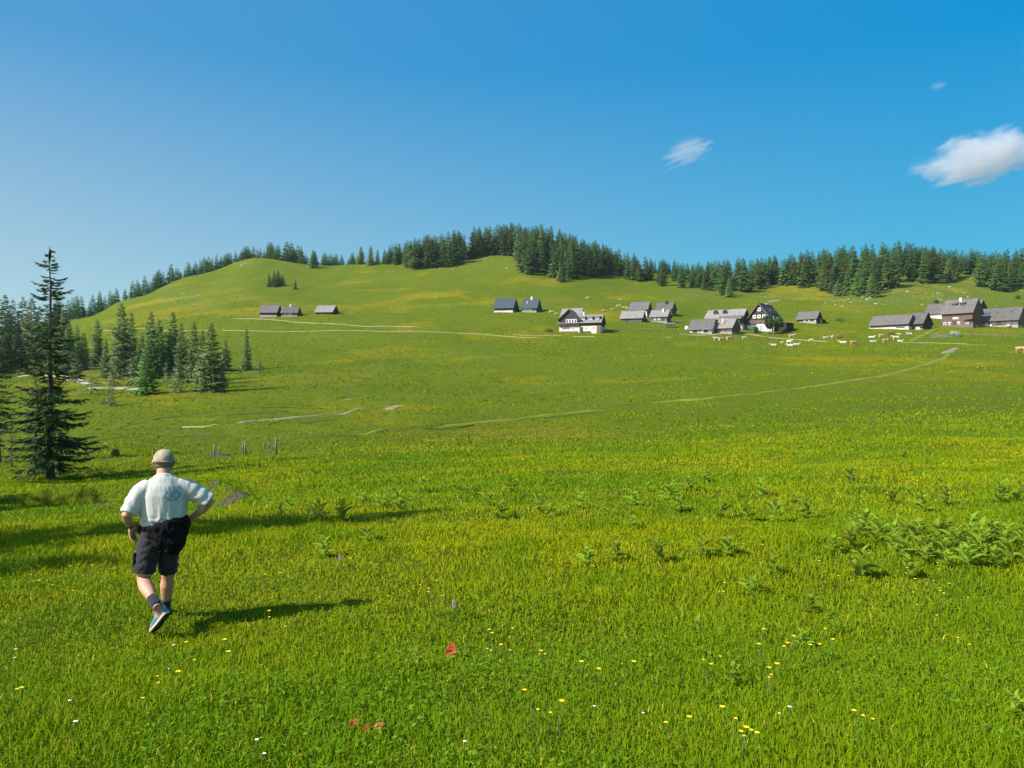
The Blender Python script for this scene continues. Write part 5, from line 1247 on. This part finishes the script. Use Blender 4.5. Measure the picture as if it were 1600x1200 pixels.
M['iris'] = mottled('iris', (.05, .08, .10), (.08, .1, .12), 60, .1, .5)

mx, my, mz = ray(256, 976)
MAN = empty('person', (mx, my, mz), -math.atan2(mx, my))
tag(MAN, 'man walking away in pale T-shirt, khaki cap and dark shorts, black sweater round his waist', 'person')

LS, LE, LW = Vector((-.185, 0, 1.345)), Vector((-.325, -.09, 1.085)), Vector((-.288, .075, .955))
RS, RE, RW = Vector((.19, 0, 1.345)), Vector((.425, -.04, 1.155)), Vector((.225, .125, .975))
LH, LK, LA = Vector((-.09, 0, .86)), Vector((-.178, -.045, .455)), Vector((-.066, -.395, .30))
RH, RK, RA = Vector((.065, 0, .86)), Vector((.037, .16, .435)), Vector((.015, .275, .095))
b = MB()
b.loft([(-.02, 0, .78), (-.01, 0, .88), (0, 0, 1.0), (0, 0, 1.15), (0, 0, 1.28), (0, .005, 1.36), (0, .015, 1.41), (0, .025, 1.455), (0, .04, 1.50), (0, .05, 1.55)],
       [(.13, .10), (.165, .12), (.165, .12), (.18, .12), (.195, .12), (.16, .095), (.085, .075), (.066, .068), (.062, .066), (.06, .066)], 20, side=(1, 0, 0))
# head: skull, jaw, brow, nose, lips, ears
b.loft([(0, .085, 1.462), (0, .085, 1.475), (0, .078, 1.505), (0, .066, 1.545), (0, .06, 1.59), (0, .058, 1.62), (0, .06, 1.650), (0, .06, 1.666)],
       [(.02, .02), (.042, .05), (.066, .076), (.080, .094), (.085, .102), (.080, .098), (.058, .072), (.02, .03)], 20, side=(1, 0, 0))
b.loft([(0, .150, 1.585), (0, .162, 1.56), (0, .176, 1.535), (0, .166, 1.527)], [.010, .013, .016, .008], 8)
b.ball((-.02, .149, 1.592), (.030, .012, .010)); b.ball((.02, .149, 1.592), (.030, .012, .010))
b.ball((0, .148, 1.503), (.024, .010, .006)); b.ball((0, .146, 1.494), (.022, .011, .007)); b.ball((0, .134, 1.474), (.022, .018, .014))
for s in (-1, 1):
    b.loft([(s * .082, .062, 1.515), (s * .094, .055, 1.535), (s * .100, .050, 1.56), (s * .094, .056, 1.582), (s * .084, .064, 1.584)], [(.008, .010), (.010, .016), (.010, .020), (.009, .017), (.006, .010)], 8, side=(1, 0, 0))
def arm(S, E, W):
    m = (S + E) / 2; f = E.lerp(W, .35)
    b.loft([S + (S - E) * .12, S, m, E, f, E.lerp(W, .8), W, W + (W - E) * .08], [.040, .050, .047, .043, .045, .034, .028, .028], 12)
arm(LS, LE, LW); arm(RS, RE, RW)
def hand(W, d, across, palm_n, spread):
    """wrist, direction of the palm, direction from index to little finger, palm side"""
    d = d.normalized(); ac = (across - d * across.dot(d)).normalized(); n = palm_n.normalized()
    K = W + d * .088
    b.loft([W - d * .012, W + d * .02, W + d * .055, K], [(.027, .021), (.034, .019), (.041, .017), (.041, .014)], 12, side=ac)
    for k, (L, r) in enumerate(((.078, .0092), (.088, .0096), (.081, .0092), (.063, .0082))):
        o = K + ac * ((k - 1.5) * .0215) - d * (.004 if k in (0, 3) else 0); sp = ac * ((k - 1.5) * spread)
        p1 = o + (d + sp + n * .25).normalized() * L * .45; p2 = p1 + (d + sp + n * .75).normalized() * L * .30; p3 = p2 + (d + sp + n * 1.15).normalized() * L * .25
        b.loft([o - d * .02, o, p1, p2, p3], [r, r * 1.05, r * 1.04, r * .95, r * .72], 8)
    t0 = W + d * .025 - ac * .028; t1 = t0 + (d * .5 - ac * .8 + n * .3).normalized() * .036; t2 = t1 + (d * .75 - ac * .4 + n * .45).normalized() * .030; t3 = t2 + (d * .8 - ac * .15 + n * .5).normalized() * .022
    b.loft([t0 + ac * .012, t0, t1, t2, t3], [.016, .0145, .0115, .0105, .008], 8)
hand(LW, Vector((.12, -.22, -.95)), Vector((-.55, -.75, .1)), Vector((.9, -.25, 0)), .16)
hand(RW, Vector((-.62, .30, -.72)), Vector((.3, -.2, -.4)), Vector((-.5, -.75, 0)), .12)
def leg(Hp, K, A, calf):
    sh = A - K; bk = Vector((0, -1, 0)) - sh.normalized() * (Vector((0, -1, 0)).dot(sh.normalized())); bk.normalize()
    b.loft([Hp + Vector((0, 0, .04)), Hp.lerp(K, .3), Hp.lerp(K, .7), Hp.lerp(K, .93), K + sh * .08 + bk * .004, K + sh * .28 + bk * calf, K + sh * .5 + bk * calf * .7, K + sh * .75 + bk * .004, A - sh * .03, A + sh * .12],
           [.098, .095, .078, .066, .060, .0655, .058, .044, .038, .038], 14)
leg(LH, LK, LA, .014); leg(RH, RK, RA, .014)
b.loft([RA, RA + Vector((.0, .06, -.045)), RA + Vector((.02, .17, -.065))], [.038, .038, .03], 10)
heel = Vector((.034, -.452, .222)); toe = Vector((-.085, -.325, .030))
b.loft([LA, heel.lerp(toe, .3) + Vector((-.02, .02, .03)), heel.lerp(toe, .75) + Vector((-.014, .012, .016))], [.038, .036, .028], 10)
link('body', fused('body', b, M['skin'], .0065, 3), MAN)
e = MB()
for s in (-1, 1): e.ball((s * .031, .146, 1.573), .0115, 12, 8)
e.build('eyes', M['eye'], MAN)
e = MB()
for s in (-1, 1): e.ball((s * .031, .1555, 1.573), (.0052, .003, .0052), 10, 6)
e.build('irises', M['iris'], MAN)

# T-shirt with hanging folds
def tee_post(co, no):
    x, y, z = co[:, 0], co[:, 1], co[:, 2]
    low = sstep(1.34, 1.02, z); az = np.arctan2(y, x)
    f = (np.sin(az * 11 + 3.2 * noise2(az * 3, z * 5, 1.0, 3)) * .0045 + (fbm(az * 4 + 9, z * 5, 1.0, 5, 3) - .5) * .012) * low
    f += (fbm(x * 30 + z * 6, z * 9 + y * 14, 1.0, 11, 4) - .5) * .009
    arm_ = sstep(.20, .28, np.abs(x)); d = np.where(x < 0, (-x * .55 - (z - 1.3) * .8), (x * .6 - (z - 1.3) * .8))
    f += np.sin(d * 70 + 5 * noise2(d * 12, y * 14, 1, 8)) * .0038 * arm_
    bag = np.sin((z - .98) * 95 + 4 * noise2(az * 3, z * 10, 1, 7)) * .006 * sstep(1.09, 1.0, z)        # bunched above the waist
    return co + no * (f + bag)[:, None]
t = MB()
t.loft([(.0, .0, .935), (-.003, -.002, .99), (-.003, -.004, 1.07), (0, -.004, 1.16), (0, -.006, 1.26), (0, -.004, 1.335), (0, .004, 1.393), (0, .018, 1.425), (0, .024, 1.437)],
       [(.185, .135), (.204, .150), (.212, .156), (.216, .155), (.216, .150), (.198, .130), (.142, .100), (.090, .082), (.078, .076)], 28, side=(1, 0, 0))
t.loft([(-.12, 0, 1.335), (-.19, -.008, 1.30), (-.255, -.035, 1.20), (-.305, -.068, 1.098)], [(.095, .085), (.096, .09), (.088, .086), (.081, .079)], 18)
t.loft([(.12, 0, 1.335), (.20, -.006, 1.305), (.30, -.018, 1.245), (.408, -.036, 1.170)], [(.095, .085), (.096, .09), (.089, .087), (.083, .08)], 18)
tee_me = fused('t_shirt', t, M['tee'], .0075, 14, tee_post); TEE = link('t_shirt', tee_me, MAN)
c = MB(); n = 28; R0 = [(math.cos(2 * PI * k / n) * .080, math.sin(2 * PI * k / n) * .078 + .024, 1.434 - .010 * math.sin(2 * PI * k / n)) for k in range(n)]
for k in range(n): c.loft([R0[k], R0[(k + 1) % n]], [(.004, .007), (.004, .007)], 6)
c.build('collar', M['tee'], TEE)
# the printed motif between the shoulder blades
bv = BVHTree.FromPolygons([v.co.copy() for v in tee_me.vertices], [tuple(p.vertices) for p in tee_me.polygons])
def on_back(px, pz, off=.0016):
    h = bv.ray_cast(Vector((px, -.6, pz)), Vector((0, 1, 0)))
    return (px, (h[0].y if h[0] is not None else -.15) - off, pz)
def printed(shapes, name, mat):
    mb = MB()
    for poly in shapes:
        k = len(poly); c0 = (sum(p[0] for p in poly) / k, sum(p[1] for p in poly) / k)
        for i in range(k):
            a, d = poly[i], poly[(i + 1) % k]
            mb.add([on_back(*c0), on_back(*a), on_back(*d)], [(0, 1, 2)])
    mb.build(name, M[mat], TEE)
def disc(x, z, rx, rz, n=12): return [(x + rx * math.cos(-2 * PI * k / n), z + rz * math.sin(-2 * PI * k / n)) for k in range(n)]
def arc(x, z, rx, rz, a0, a1, w, n=10):
    out = []
    for k in range(n):
        p, q = a0 + (a1 - a0) * k / n, a0 + (a1 - a0) * (k + 1) / n
        P = lambda a, s: (x + (rx + s * w) * math.cos(a), z + (rz + s * w) * math.sin(a))
        out.append([P(p, -.5), P(p, .5), P(q, .5), P(q, -.5)])
    return out
PX, PZ = .072, 1.262
printed([disc(PX - .002, PZ - .006, .026, .024), disc(PX + .004, PZ + .014, .018, .012)], 'shirt_print', 'print_pink')
printed(arc(PX, PZ - .006, .066, .034, PI * .72, PI * 1.42, .015) + arc(PX, PZ - .006, .066, .034, -PI * .42, PI * .28, .015) + arc(PX - .046, PZ + .004, .018, .02, PI * .2, PI * 1.2, .011) + arc(PX + .046, PZ + .004, .02, .018, -PI * .3, PI * .8, .011) + arc(PX, PZ - .012, .05, .04, -PI * .8, -PI * .2, .008), 'shirt_print', 'print_teal')
printed([disc(PX + dx, PZ + .040 + dz, .0085, .009) for dx, dz in ((-.046, -.004), (-.018, .004), (.014, .004), (.044, -.003))] + [disc(PX + dx, PZ + .024, .006, .012) for dx in (-.034, -.006, .026)], 'shirt_print', 'print_blue')

# shorts
def shorts_post(co, no):
    x, y, z = co[:, 0], co[:, 1], co[:, 2]
    return co + no * ((fbm(x * 14 + y * 9, z * 22, 1.0, 21, 3) - .5) * .020 + np.sin(z * 80 + 6 * noise2(x * 18, y * 18, 1, 23)) * .0028)[:, None]
s = MB()
s.loft([(.005, 0, 1.0), (-.005, -.004, .93), (-.025, -.008, .85), (-.045, -.006, .77)], [(.19, .14), (.198, .148), (.198, .148), (.16, .125)], 22, side=(1, 0, 0))
s.loft([(-.105, 0, .86), (-.14, -.015, .72), (-.165, -.03, .60), (-.178, -.04, .524)], [(.110, .122), (.110, .122), (.105, .120), (.103, .118)], 18, side=(1, 0, 0))
s.loft([(.055, .0, .86), (.045, .05, .72), (.040, .09, .60), (.037, .122, .490)], [(.110, .122), (.100, .120), (.092, .115), (.088, .112)], 18, side=(1, 0, 0))
SHO = link('shorts', fused('shorts', s, M['shorts'], .0075, 4, shorts_post), MAN)
p = MB(); p.slab([(-.262, -.09, .73), (-.265, .03, .73), (-.274, .03, .60), (-.270, -.09, .60)], .014); p.build('cargo_pocket', M['shorts'], SHO)
# sweater tied round the waist
def sw_post(co, no):
    x, y, z = co[:, 0], co[:, 1], co[:, 2]; az = np.arctan2(y, x)
    return co + no * ((fbm(az * 5, z * 15, 1.0, 31, 3) - .5) * .030 + np.sin(z * 60 + az * 3) * .004)[:, None]
s = MB()
s.loft([(.008, -.008, 1.005), (.016, -.012, .975), (.034, -.020, .90), (.056, -.030, .83), (.088, -.036, .755), (.105, -.03, .70)], [(.204, .154), (.217, .172), (.205, .174), (.184, .165), (.118, .145), (.055, .09)], 24, side=(1, 0, 0))
s.loft([(-.19, -.05, .93), (-.20, .06, .925), (-.12, .16, .915), (-.02, .19, .90)], [.035, .036, .035, .03], 10); s.loft([(.20, .0, .94), (.17, .12, .93), (.08, .185, .915), (-.02, .195, .90)], [.045, .04, .036, .03], 10)
s.ball((-.02, .198, .90), (.045, .035, .04)); s.loft([(-.02, .20, .90), (-.06, .21, .80), (-.075, .20, .68)], [.03, .04, .03], 10); s.loft([(-.01, .205, .90), (.03, .22, .80), (.05, .21, .66)], [.03, .04, .03], 10)
link('sweater', fused('sweater', s, M['sweater'], .0085, 4, sw_post), MAN)

# cap
C0 = Vector((0, .056, 1.572)); cr = (.099, .118, .114)
def cap_pt(az, el, k=1.0): return (C0.x + cr[0] * k * math.cos(el) * math.sin(az), C0.y + cr[1] * k * math.cos(el) * math.cos(az), C0.z + cr[2] * k * math.sin(el))
def dome(k0, k1, el0, n=36, m=12, az0=-PI, az1=PI):
    mb = MB(); vs = []; fs = []
    full = az1 - az0 > 6.2; cols = n if full else n + 1
    for k in (k0, k1):
        for i in range(m + 1):
            el = el0 + (PI / 2 - .001 - el0) * i / m
            for j in range(cols):
                az = az0 + (az1 - az0) * j / n; w = 1 + .016 * math.sin(az * 5 + 7 * el) * math.cos(el) + .022 * math.sin(az * 2.0 + el * 4 + .8) * math.cos(el) - .03 * math.exp(-((az - 2.6 + el * 1.2) / .16) ** 2)
                vs.append(cap_pt(az, el, k * w))
    off = (m + 1) * cols
    for i in range(m):
        for j in range(n):
            j2 = (j + 1) % cols; a = i * cols + j; c = i * cols + j2
            fs += [(a, c, c + cols, a + cols), (off + a, off + a + cols, off + c + cols, off + c)]
    for j in range(n):
        j2 = (j + 1) % cols; fs.append((j, off + j, off + j2, j2))
    mb.add(vs, fs, 0, True); return mb
CAP = dome(1.0, .965, -.06).build('cap', M['cap'], MAN)
mb = MB(); vs = []; fs = []
for i in range(7):
    for j in range(15):
        a = -1.15 + 2.3 * j / 14; q = i / 6; base = Vector(cap_pt(a, -.10, .985)); out = Vector((math.sin(a) * .06, math.cos(a) * .085 * (1 - .25 * abs(a)), 0))
        vs.append(base + out * q + Vector((0, 0, -.018 * q - .02 * (a / 1.15) ** 2 * q)))
k = len(vs); vs += [v - Vector((0, 0, .004)) for v in vs]
for i in range(6):
    for j in range(14):
        a = i * 15 + j; fs += [(a, a + 15, a + 16, a + 1), (k + a, k + a + 1, k + a + 16, k + a + 15)]
for j in range(14): a = 90 + j; fs.append((a, a + k, a + k + 1, a + 1))
mb.add(vs, fs, 0, True); mb.build('visor', M['cap'], CAP)
mb = MB(); cz = PI - .30; vs = [cap_pt(cz, .14, 1.012)]; ring = [(cz + .34 * math.cos(t), .08 + .34 * math.sin(t)) for t in np.linspace(0, PI, 12)]
vs += [cap_pt(a, e, 1.012) for a, e in ring]; mb.add(vs, [(0, i, i + 1) for i in range(1, 12)], 0, True); mb.build('back_opening', M['hair'], CAP)
mb = MB()
for a0, a1 in zip(np.linspace(cz - .55, cz + .55, 12)[:-1], np.linspace(cz - .55, cz + .55, 12)[1:]): mb.loft([cap_pt(a0, .02, 1.012), cap_pt(a1, .02, 1.012)], [(.004, .011), (.004, .011)], 6, side=(0, 0, 1))
mb.build('strap', M['cap'], CAP)
for az in np.linspace(-PI, PI, 7)[:-1]:
    pass
mb = MB(); mb.ball(cap_pt(0, PI / 2 - .01, 1.0), (.008, .008, .004), 10, 6); mb.build('button', M['cap'], CAP)
# short hair below the cap
mb = MB(); vs = []; fs = []; n = 26
rows_ = [(1.578, .0875, .1045), (1.555, .0865, .1025), (1.530, .0805, .0945), (1.508, .0725, .0835)]
for (zz, rx, ry) in rows_:
    for j in range(n + 1):
        a = PI * .48 + (PI * 1.04) * j / n; cy = .0605 + (1.578 - zz) * .05
        vs.append((rx * math.sin(a), cy + ry * math.cos(a), zz))
for i in range(len(rows_) - 1):
    for j in range(n): a = i * (n + 1) + j; fs.append((a, a + n + 1, a + n + 2, a + 1))
mb.add(vs, fs, 0, True); hr = mb.build('hair', M['hair'], MAN); q = hr.modifiers.new('t', 'SOLIDIFY'); q.thickness = .004; q.offset = 0

# socks and shoes
def sock(K, A, bk, top):
    d = (A - K).normalized(); mb = MB(); mb.loft([A - d * top, A - d * (top - .008), A - d * top * .5, A, A + d * .03], [.049, .050, .048, .046, .044], 16); mb.build('sock', M['sock'], MAN)
sock(LK, LA, 0, .112); sock(RK, RA, 0, .125)
def shoe(heel, toe, up):
    ax = (toe - heel); Ls = ax.length + .015; ax.normalize(); up = (up - ax * up.dot(ax)).normalized(); sd = up.cross(ax).normalized()   # to the left of the foot
    P = lambda a, s, h: heel + ax * a * Ls + sd * s + up * h
    u = MB()
    u.loft([P(0.0, 0, .050), P(.05, 0, .050), P(.25, 0, .052), P(.5, 0, .047), P(.72, 0, .037), P(.90, 0, .030), P(1.0, 0, .026)], [(.020, .022), (.034, .036), (.037, .040), (.040, .036), (.046, .028), (.040, .020), (.020, .010)], 16, side=sd)
    u.loft([P(.16, 0, .06), P(.17, 0, .085), P(.17, 0, .110)], [(.036, .050), (.038, .052), (.040, .052)], 14, side=sd)
    u.loft([P(.62, 0, .055), P(.40, 0, .085), P(.30, 0, .100)], [(.022, .012), (.026, .016), (.024, .016)], 10, side=sd)
    me = fused('shoe', u, [M['shoe_grey'], M['shoe_blue']], .0055, 2)
    mi = []
    for pl in me.polygons:
        c = pl.center - heel; a = c.dot(ax) / Ls; h = c.dot(up); s_ = c.dot(sd)
        mi.append(1 if (.36 < a < .62 and .026 < h < .075) or (.62 <= a < .74 and h < .04) or (.12 < a < .22 and .07 < h < .09) else 0)
    me.polygons.foreach_set('material_index', mi); S = link('shoe', me, MAN)
    prof = [(0, .026), (.04, .034), (.22, .035), (.45, .036), (.70, .046), (.88, .041), (.97, .026), (1.01, .010)]
    def sole(h0, h1, grow, name, mat):
        mb = MB(); ring = [(a, w + grow) for a, w in prof] + [(a, -w - grow) for a, w in reversed(prof)]; k = len(ring)
        rock = lambda a: .012 * max(0, (a - .75) / .25) ** 2
        vs = [P(a, w, h0 + rock(a)) for a, w in ring] + [P(a, w, h1 + rock(a)) for a, w in ring]
        fs = [tuple(range(k)), tuple(range(2 * k - 1, k - 1, -1))] + [(i, i + k, (i + 1) % k + k, (i + 1) % k) for i in range(k)]
        mb.add(vs, fs); mb.build(name, M[mat], S)
    sole(.008, .026, .003, 'midsole', 'midsole'); sole(-.004, .008, .0045, 'outsole', 'sole_black')
    l = MB()
    for a in (.36, .42, .48, .54): l.loft([P(a, -.024, .088 - (a - .3) * .11), P(a, 0, .099 - (a - .3) * .12), P(a, .024, .088 - (a - .3) * .11)], [.0028] * 3, 6)
    l.build('laces', M['midsole'], S)
    t = MB(); t.loft([P(-.012, 0, .095), P(-.03, 0, .112), P(-.005, 0, .125)], [(.008, .002)] * 3, 6, side=sd); t.build('heel_tab', M['shoe_grey'], S)
shoe(heel, toe, Vector((-.62, .62, .45)))
shoe(Vector((.008, .222, .006)), Vector((.035, .478, .004)), Vector((0, 0, 1)))
# wrist watch
d = (LW - LE).normalized(); w = MB(); w.loft([LW - d * .042, LW - d * .036, LW - d * .024, LW - d * .018], [.034, .0365, .0365, .034], 18); WT = w.build('wrist_watch', M['strap'], MAN)
w = MB(); q = LW - d * .03 + Vector((-.034, -.012, .008)); w.ball(q, (.006, .017, .017), 14, 8); w.build('watch_case', M['metal_pale'], WT)
# ------------------------------------------------------------------ clouds, air, light, camera
def cloud_mat(name, density, scale, thr, seed, stretch=1.0):
    t = NT(name); t.n.remove(t.b); v = t.node('ShaderNodeTexCoord').outputs['Object']
    mp = t.node('ShaderNodeMapping'); mp.inputs['Location'].default_value = (seed, seed * 2.3, 0); mp.inputs['Scale'].default_value = (1, 1, stretch); t.l.new(v, mp.inputs['Vector'])
    n1 = t.noise(mp.outputs[0], scale, 6, .62, .3)
    ln = t.node('ShaderNodeVectorMath', operation='LENGTH'); t.l.new(v, ln.inputs[0])
    edge = t.ramp(ln.outputs['Value'], .25, 1.0, .26, -.30)
    d = t.ramp(t.math('ADD', n1, edge), thr, thr + .11, 0, density)
    p = t.node('ShaderNodeVolumePrincipled'); p.inputs['Color'].default_value = (.87, .87, .88, 1); p.inputs['Anisotropy'].default_value = .3
    t.l.new(d, p.inputs['Density']); t.l.new(p.outputs[0], t.out.inputs['Volume']); return t.m
def cloud(u, v, Y, w, h, dep, mat, label, tilt=0.0):
    """an airy body that fills a stretched ball, w x h picture units across"""
    mb = MB(); mb.ball((0, 0, 0), 1.0, 24, 14)
    o = mb.build('cloud', mat, None, ((u - 800) / F * Y, Y, EYE + (600 - v) / F * Y)); o.scale = (w / F * Y / 2, dep, h / F * Y / 2); o.rotation_euler = (0, tilt, 0)
    return tag(o, label, 'cloud')
cloud(1534, 247, 3200, 325, 128, 170, cloud_mat('cumulus', .013, 3.2, .53, 1.7), 'puffy white cloud cut by the right picture edge', -.22)
cloud(1076, 236, 3200, 175, 84, 70, cloud_mat('wisp', .010, 3.0, .61, 5.2, 2.6), 'torn white wisp of cloud right of the middle of the sky', -.42)
cloud(1465, 134, 3300, 52, 26, 40, cloud_mat('faint_wisp', .005, 2.0, .55, 9.1), 'faint small wisp of cloud high at the right', -.2)

hz = MB(); hz.box(-1640, 1640, -16, 1412, -235, 132)
hm = bpy.data.materials.new('haze'); hm.use_nodes = True; hm.node_tree.nodes.clear()
ho = hm.node_tree.nodes.new('ShaderNodeOutputMaterial'); hp = hm.node_tree.nodes.new('ShaderNodeVolumePrincipled')
hp.inputs['Color'].default_value = (.72, .84, 1.0, 1); hp.inputs['Density'].default_value = .00005; hp.inputs['Anisotropy'].default_value = .2
hm.node_tree.links.new(hp.outputs[0], ho.inputs['Volume'])
HAZE = hz.build('haze', hm); tag(HAZE, kind='stuff')

W = bpy.data.worlds.new('World'); SC.world = W; W.use_nodes = True; wt = W.node_tree
bg = wt.nodes['Background']; sky = wt.nodes.new('ShaderNodeTexSky'); sky.sky_type = 'NISHITA'; sky.sun_disc = False
sky.sun_elevation = SUN_EL; sky.sun_rotation = SUN_AZ % (2 * PI); sky.altitude = 1500; sky.air_density = 1.0; sky.dust_density = .6; sky.ozone_density = 3.0
bg.inputs['Strength'].default_value = .115
# clearer, deeper blue away from the sun, paler towards it and towards the horizon
def wn(op, *a):
    k = wt.nodes.new('ShaderNodeMath'); k.operation = op
    for i, v in enumerate(a):
        if isinstance(v, (int, float)): k.inputs[i].default_value = v
        else: wt.links.new(v, k.inputs[i])
    return k.outputs[0]
def wr(v, lo, hi, a, b):
    k = wt.nodes.new('ShaderNodeMapRange'); wt.links.new(v, k.inputs[0])
    for i, q in enumerate((lo, hi, a, b)): k.inputs[1 + i].default_value = q
    return k.outputs[0]
tc = wt.nodes.new('ShaderNodeTexCoord'); sx = wt.nodes.new('ShaderNodeSeparateXYZ'); wt.links.new(tc.outputs['Generated'], sx.inputs[0])
towards = wn('ADD', wn('MULTIPLY', sx.outputs[0], math.sin(SUN_AZ)), wn('MULTIPLY', sx.outputs[1], math.cos(SUN_AZ)))
low = wr(sx.outputs[2], .0, .37, 1, 0)
hsv = wt.nodes.new('ShaderNodeSeparateColor'); hsv.mode = 'HSV'; wt.links.new(sky.outputs[0], hsv.inputs[0])
out = wt.nodes.new('ShaderNodeCombineColor'); out.mode = 'HSV'
wt.links.new(wn('SUBTRACT', hsv.outputs[0], wn('ADD', .018, wn('MULTIPLY', low, .018))), out.inputs[0])
wt.links.new(wn('SUBTRACT', wr(towards, -.8, .1, 1.0, .88), wn('ADD', wr(towards, .15, .85, 0, .42), wn('MULTIPLY', low, wr(towards, -.8, .1, .17, .58)))), out.inputs[1])
wt.links.new(wn('MULTIPLY', wn('MULTIPLY', wn('POWER', wn('DIVIDE', hsv.outputs[2], 4.2), .18), 3.08), wr(towards, .18, .85, 1.0, 2.6)), out.inputs[2])   # bright, whitish air round the sun
wt.links.new(out.outputs[0], bg.inputs['Color'])

sun = bpy.data.lights.new('sun', 'SUN'); sun.energy = 4.6; sun.angle = math.radians(.55); sun.color = (1.0, .94, .84)
so = bpy.data.objects.new('sun', sun); COL.objects.link(so)
sd = Vector((math.sin(SUN_AZ) * math.cos(SUN_EL), math.cos(SUN_AZ) * math.cos(SUN_EL), math.sin(SUN_EL)))
so.rotation_euler = sd.to_track_quat('Z', 'Y').to_euler(); so.location = (-60, -30, 80)

cam = bpy.data.cameras.new('camera'); cam.sensor_width = 36; cam.lens = 36 * F / 1600; cam.clip_end = 12000; cam.clip_start = .05
co = bpy.data.objects.new('camera', cam); COL.objects.link(co); co.location = (0, 0, EYE); co.rotation_euler = (PI / 2, 0, 0); SC.camera = co

SC.view_settings.view_transform = 'Standard'; SC.view_settings.look = 'None'; SC.view_settings.gamma = 1; SC.view_settings.exposure = .93
SC.view_settings.use_curve_mapping = False
cy = SC.cycles; cy.use_denoising = True; cy.max_bounces = 7; cy.diffuse_bounces = 3; cy.transmission_bounces = 4; cy.volume_bounces = 6; cy.transparent_max_bounces = 8
cy.volume_step_rate = 1.0; cy.volume_max_steps = 256
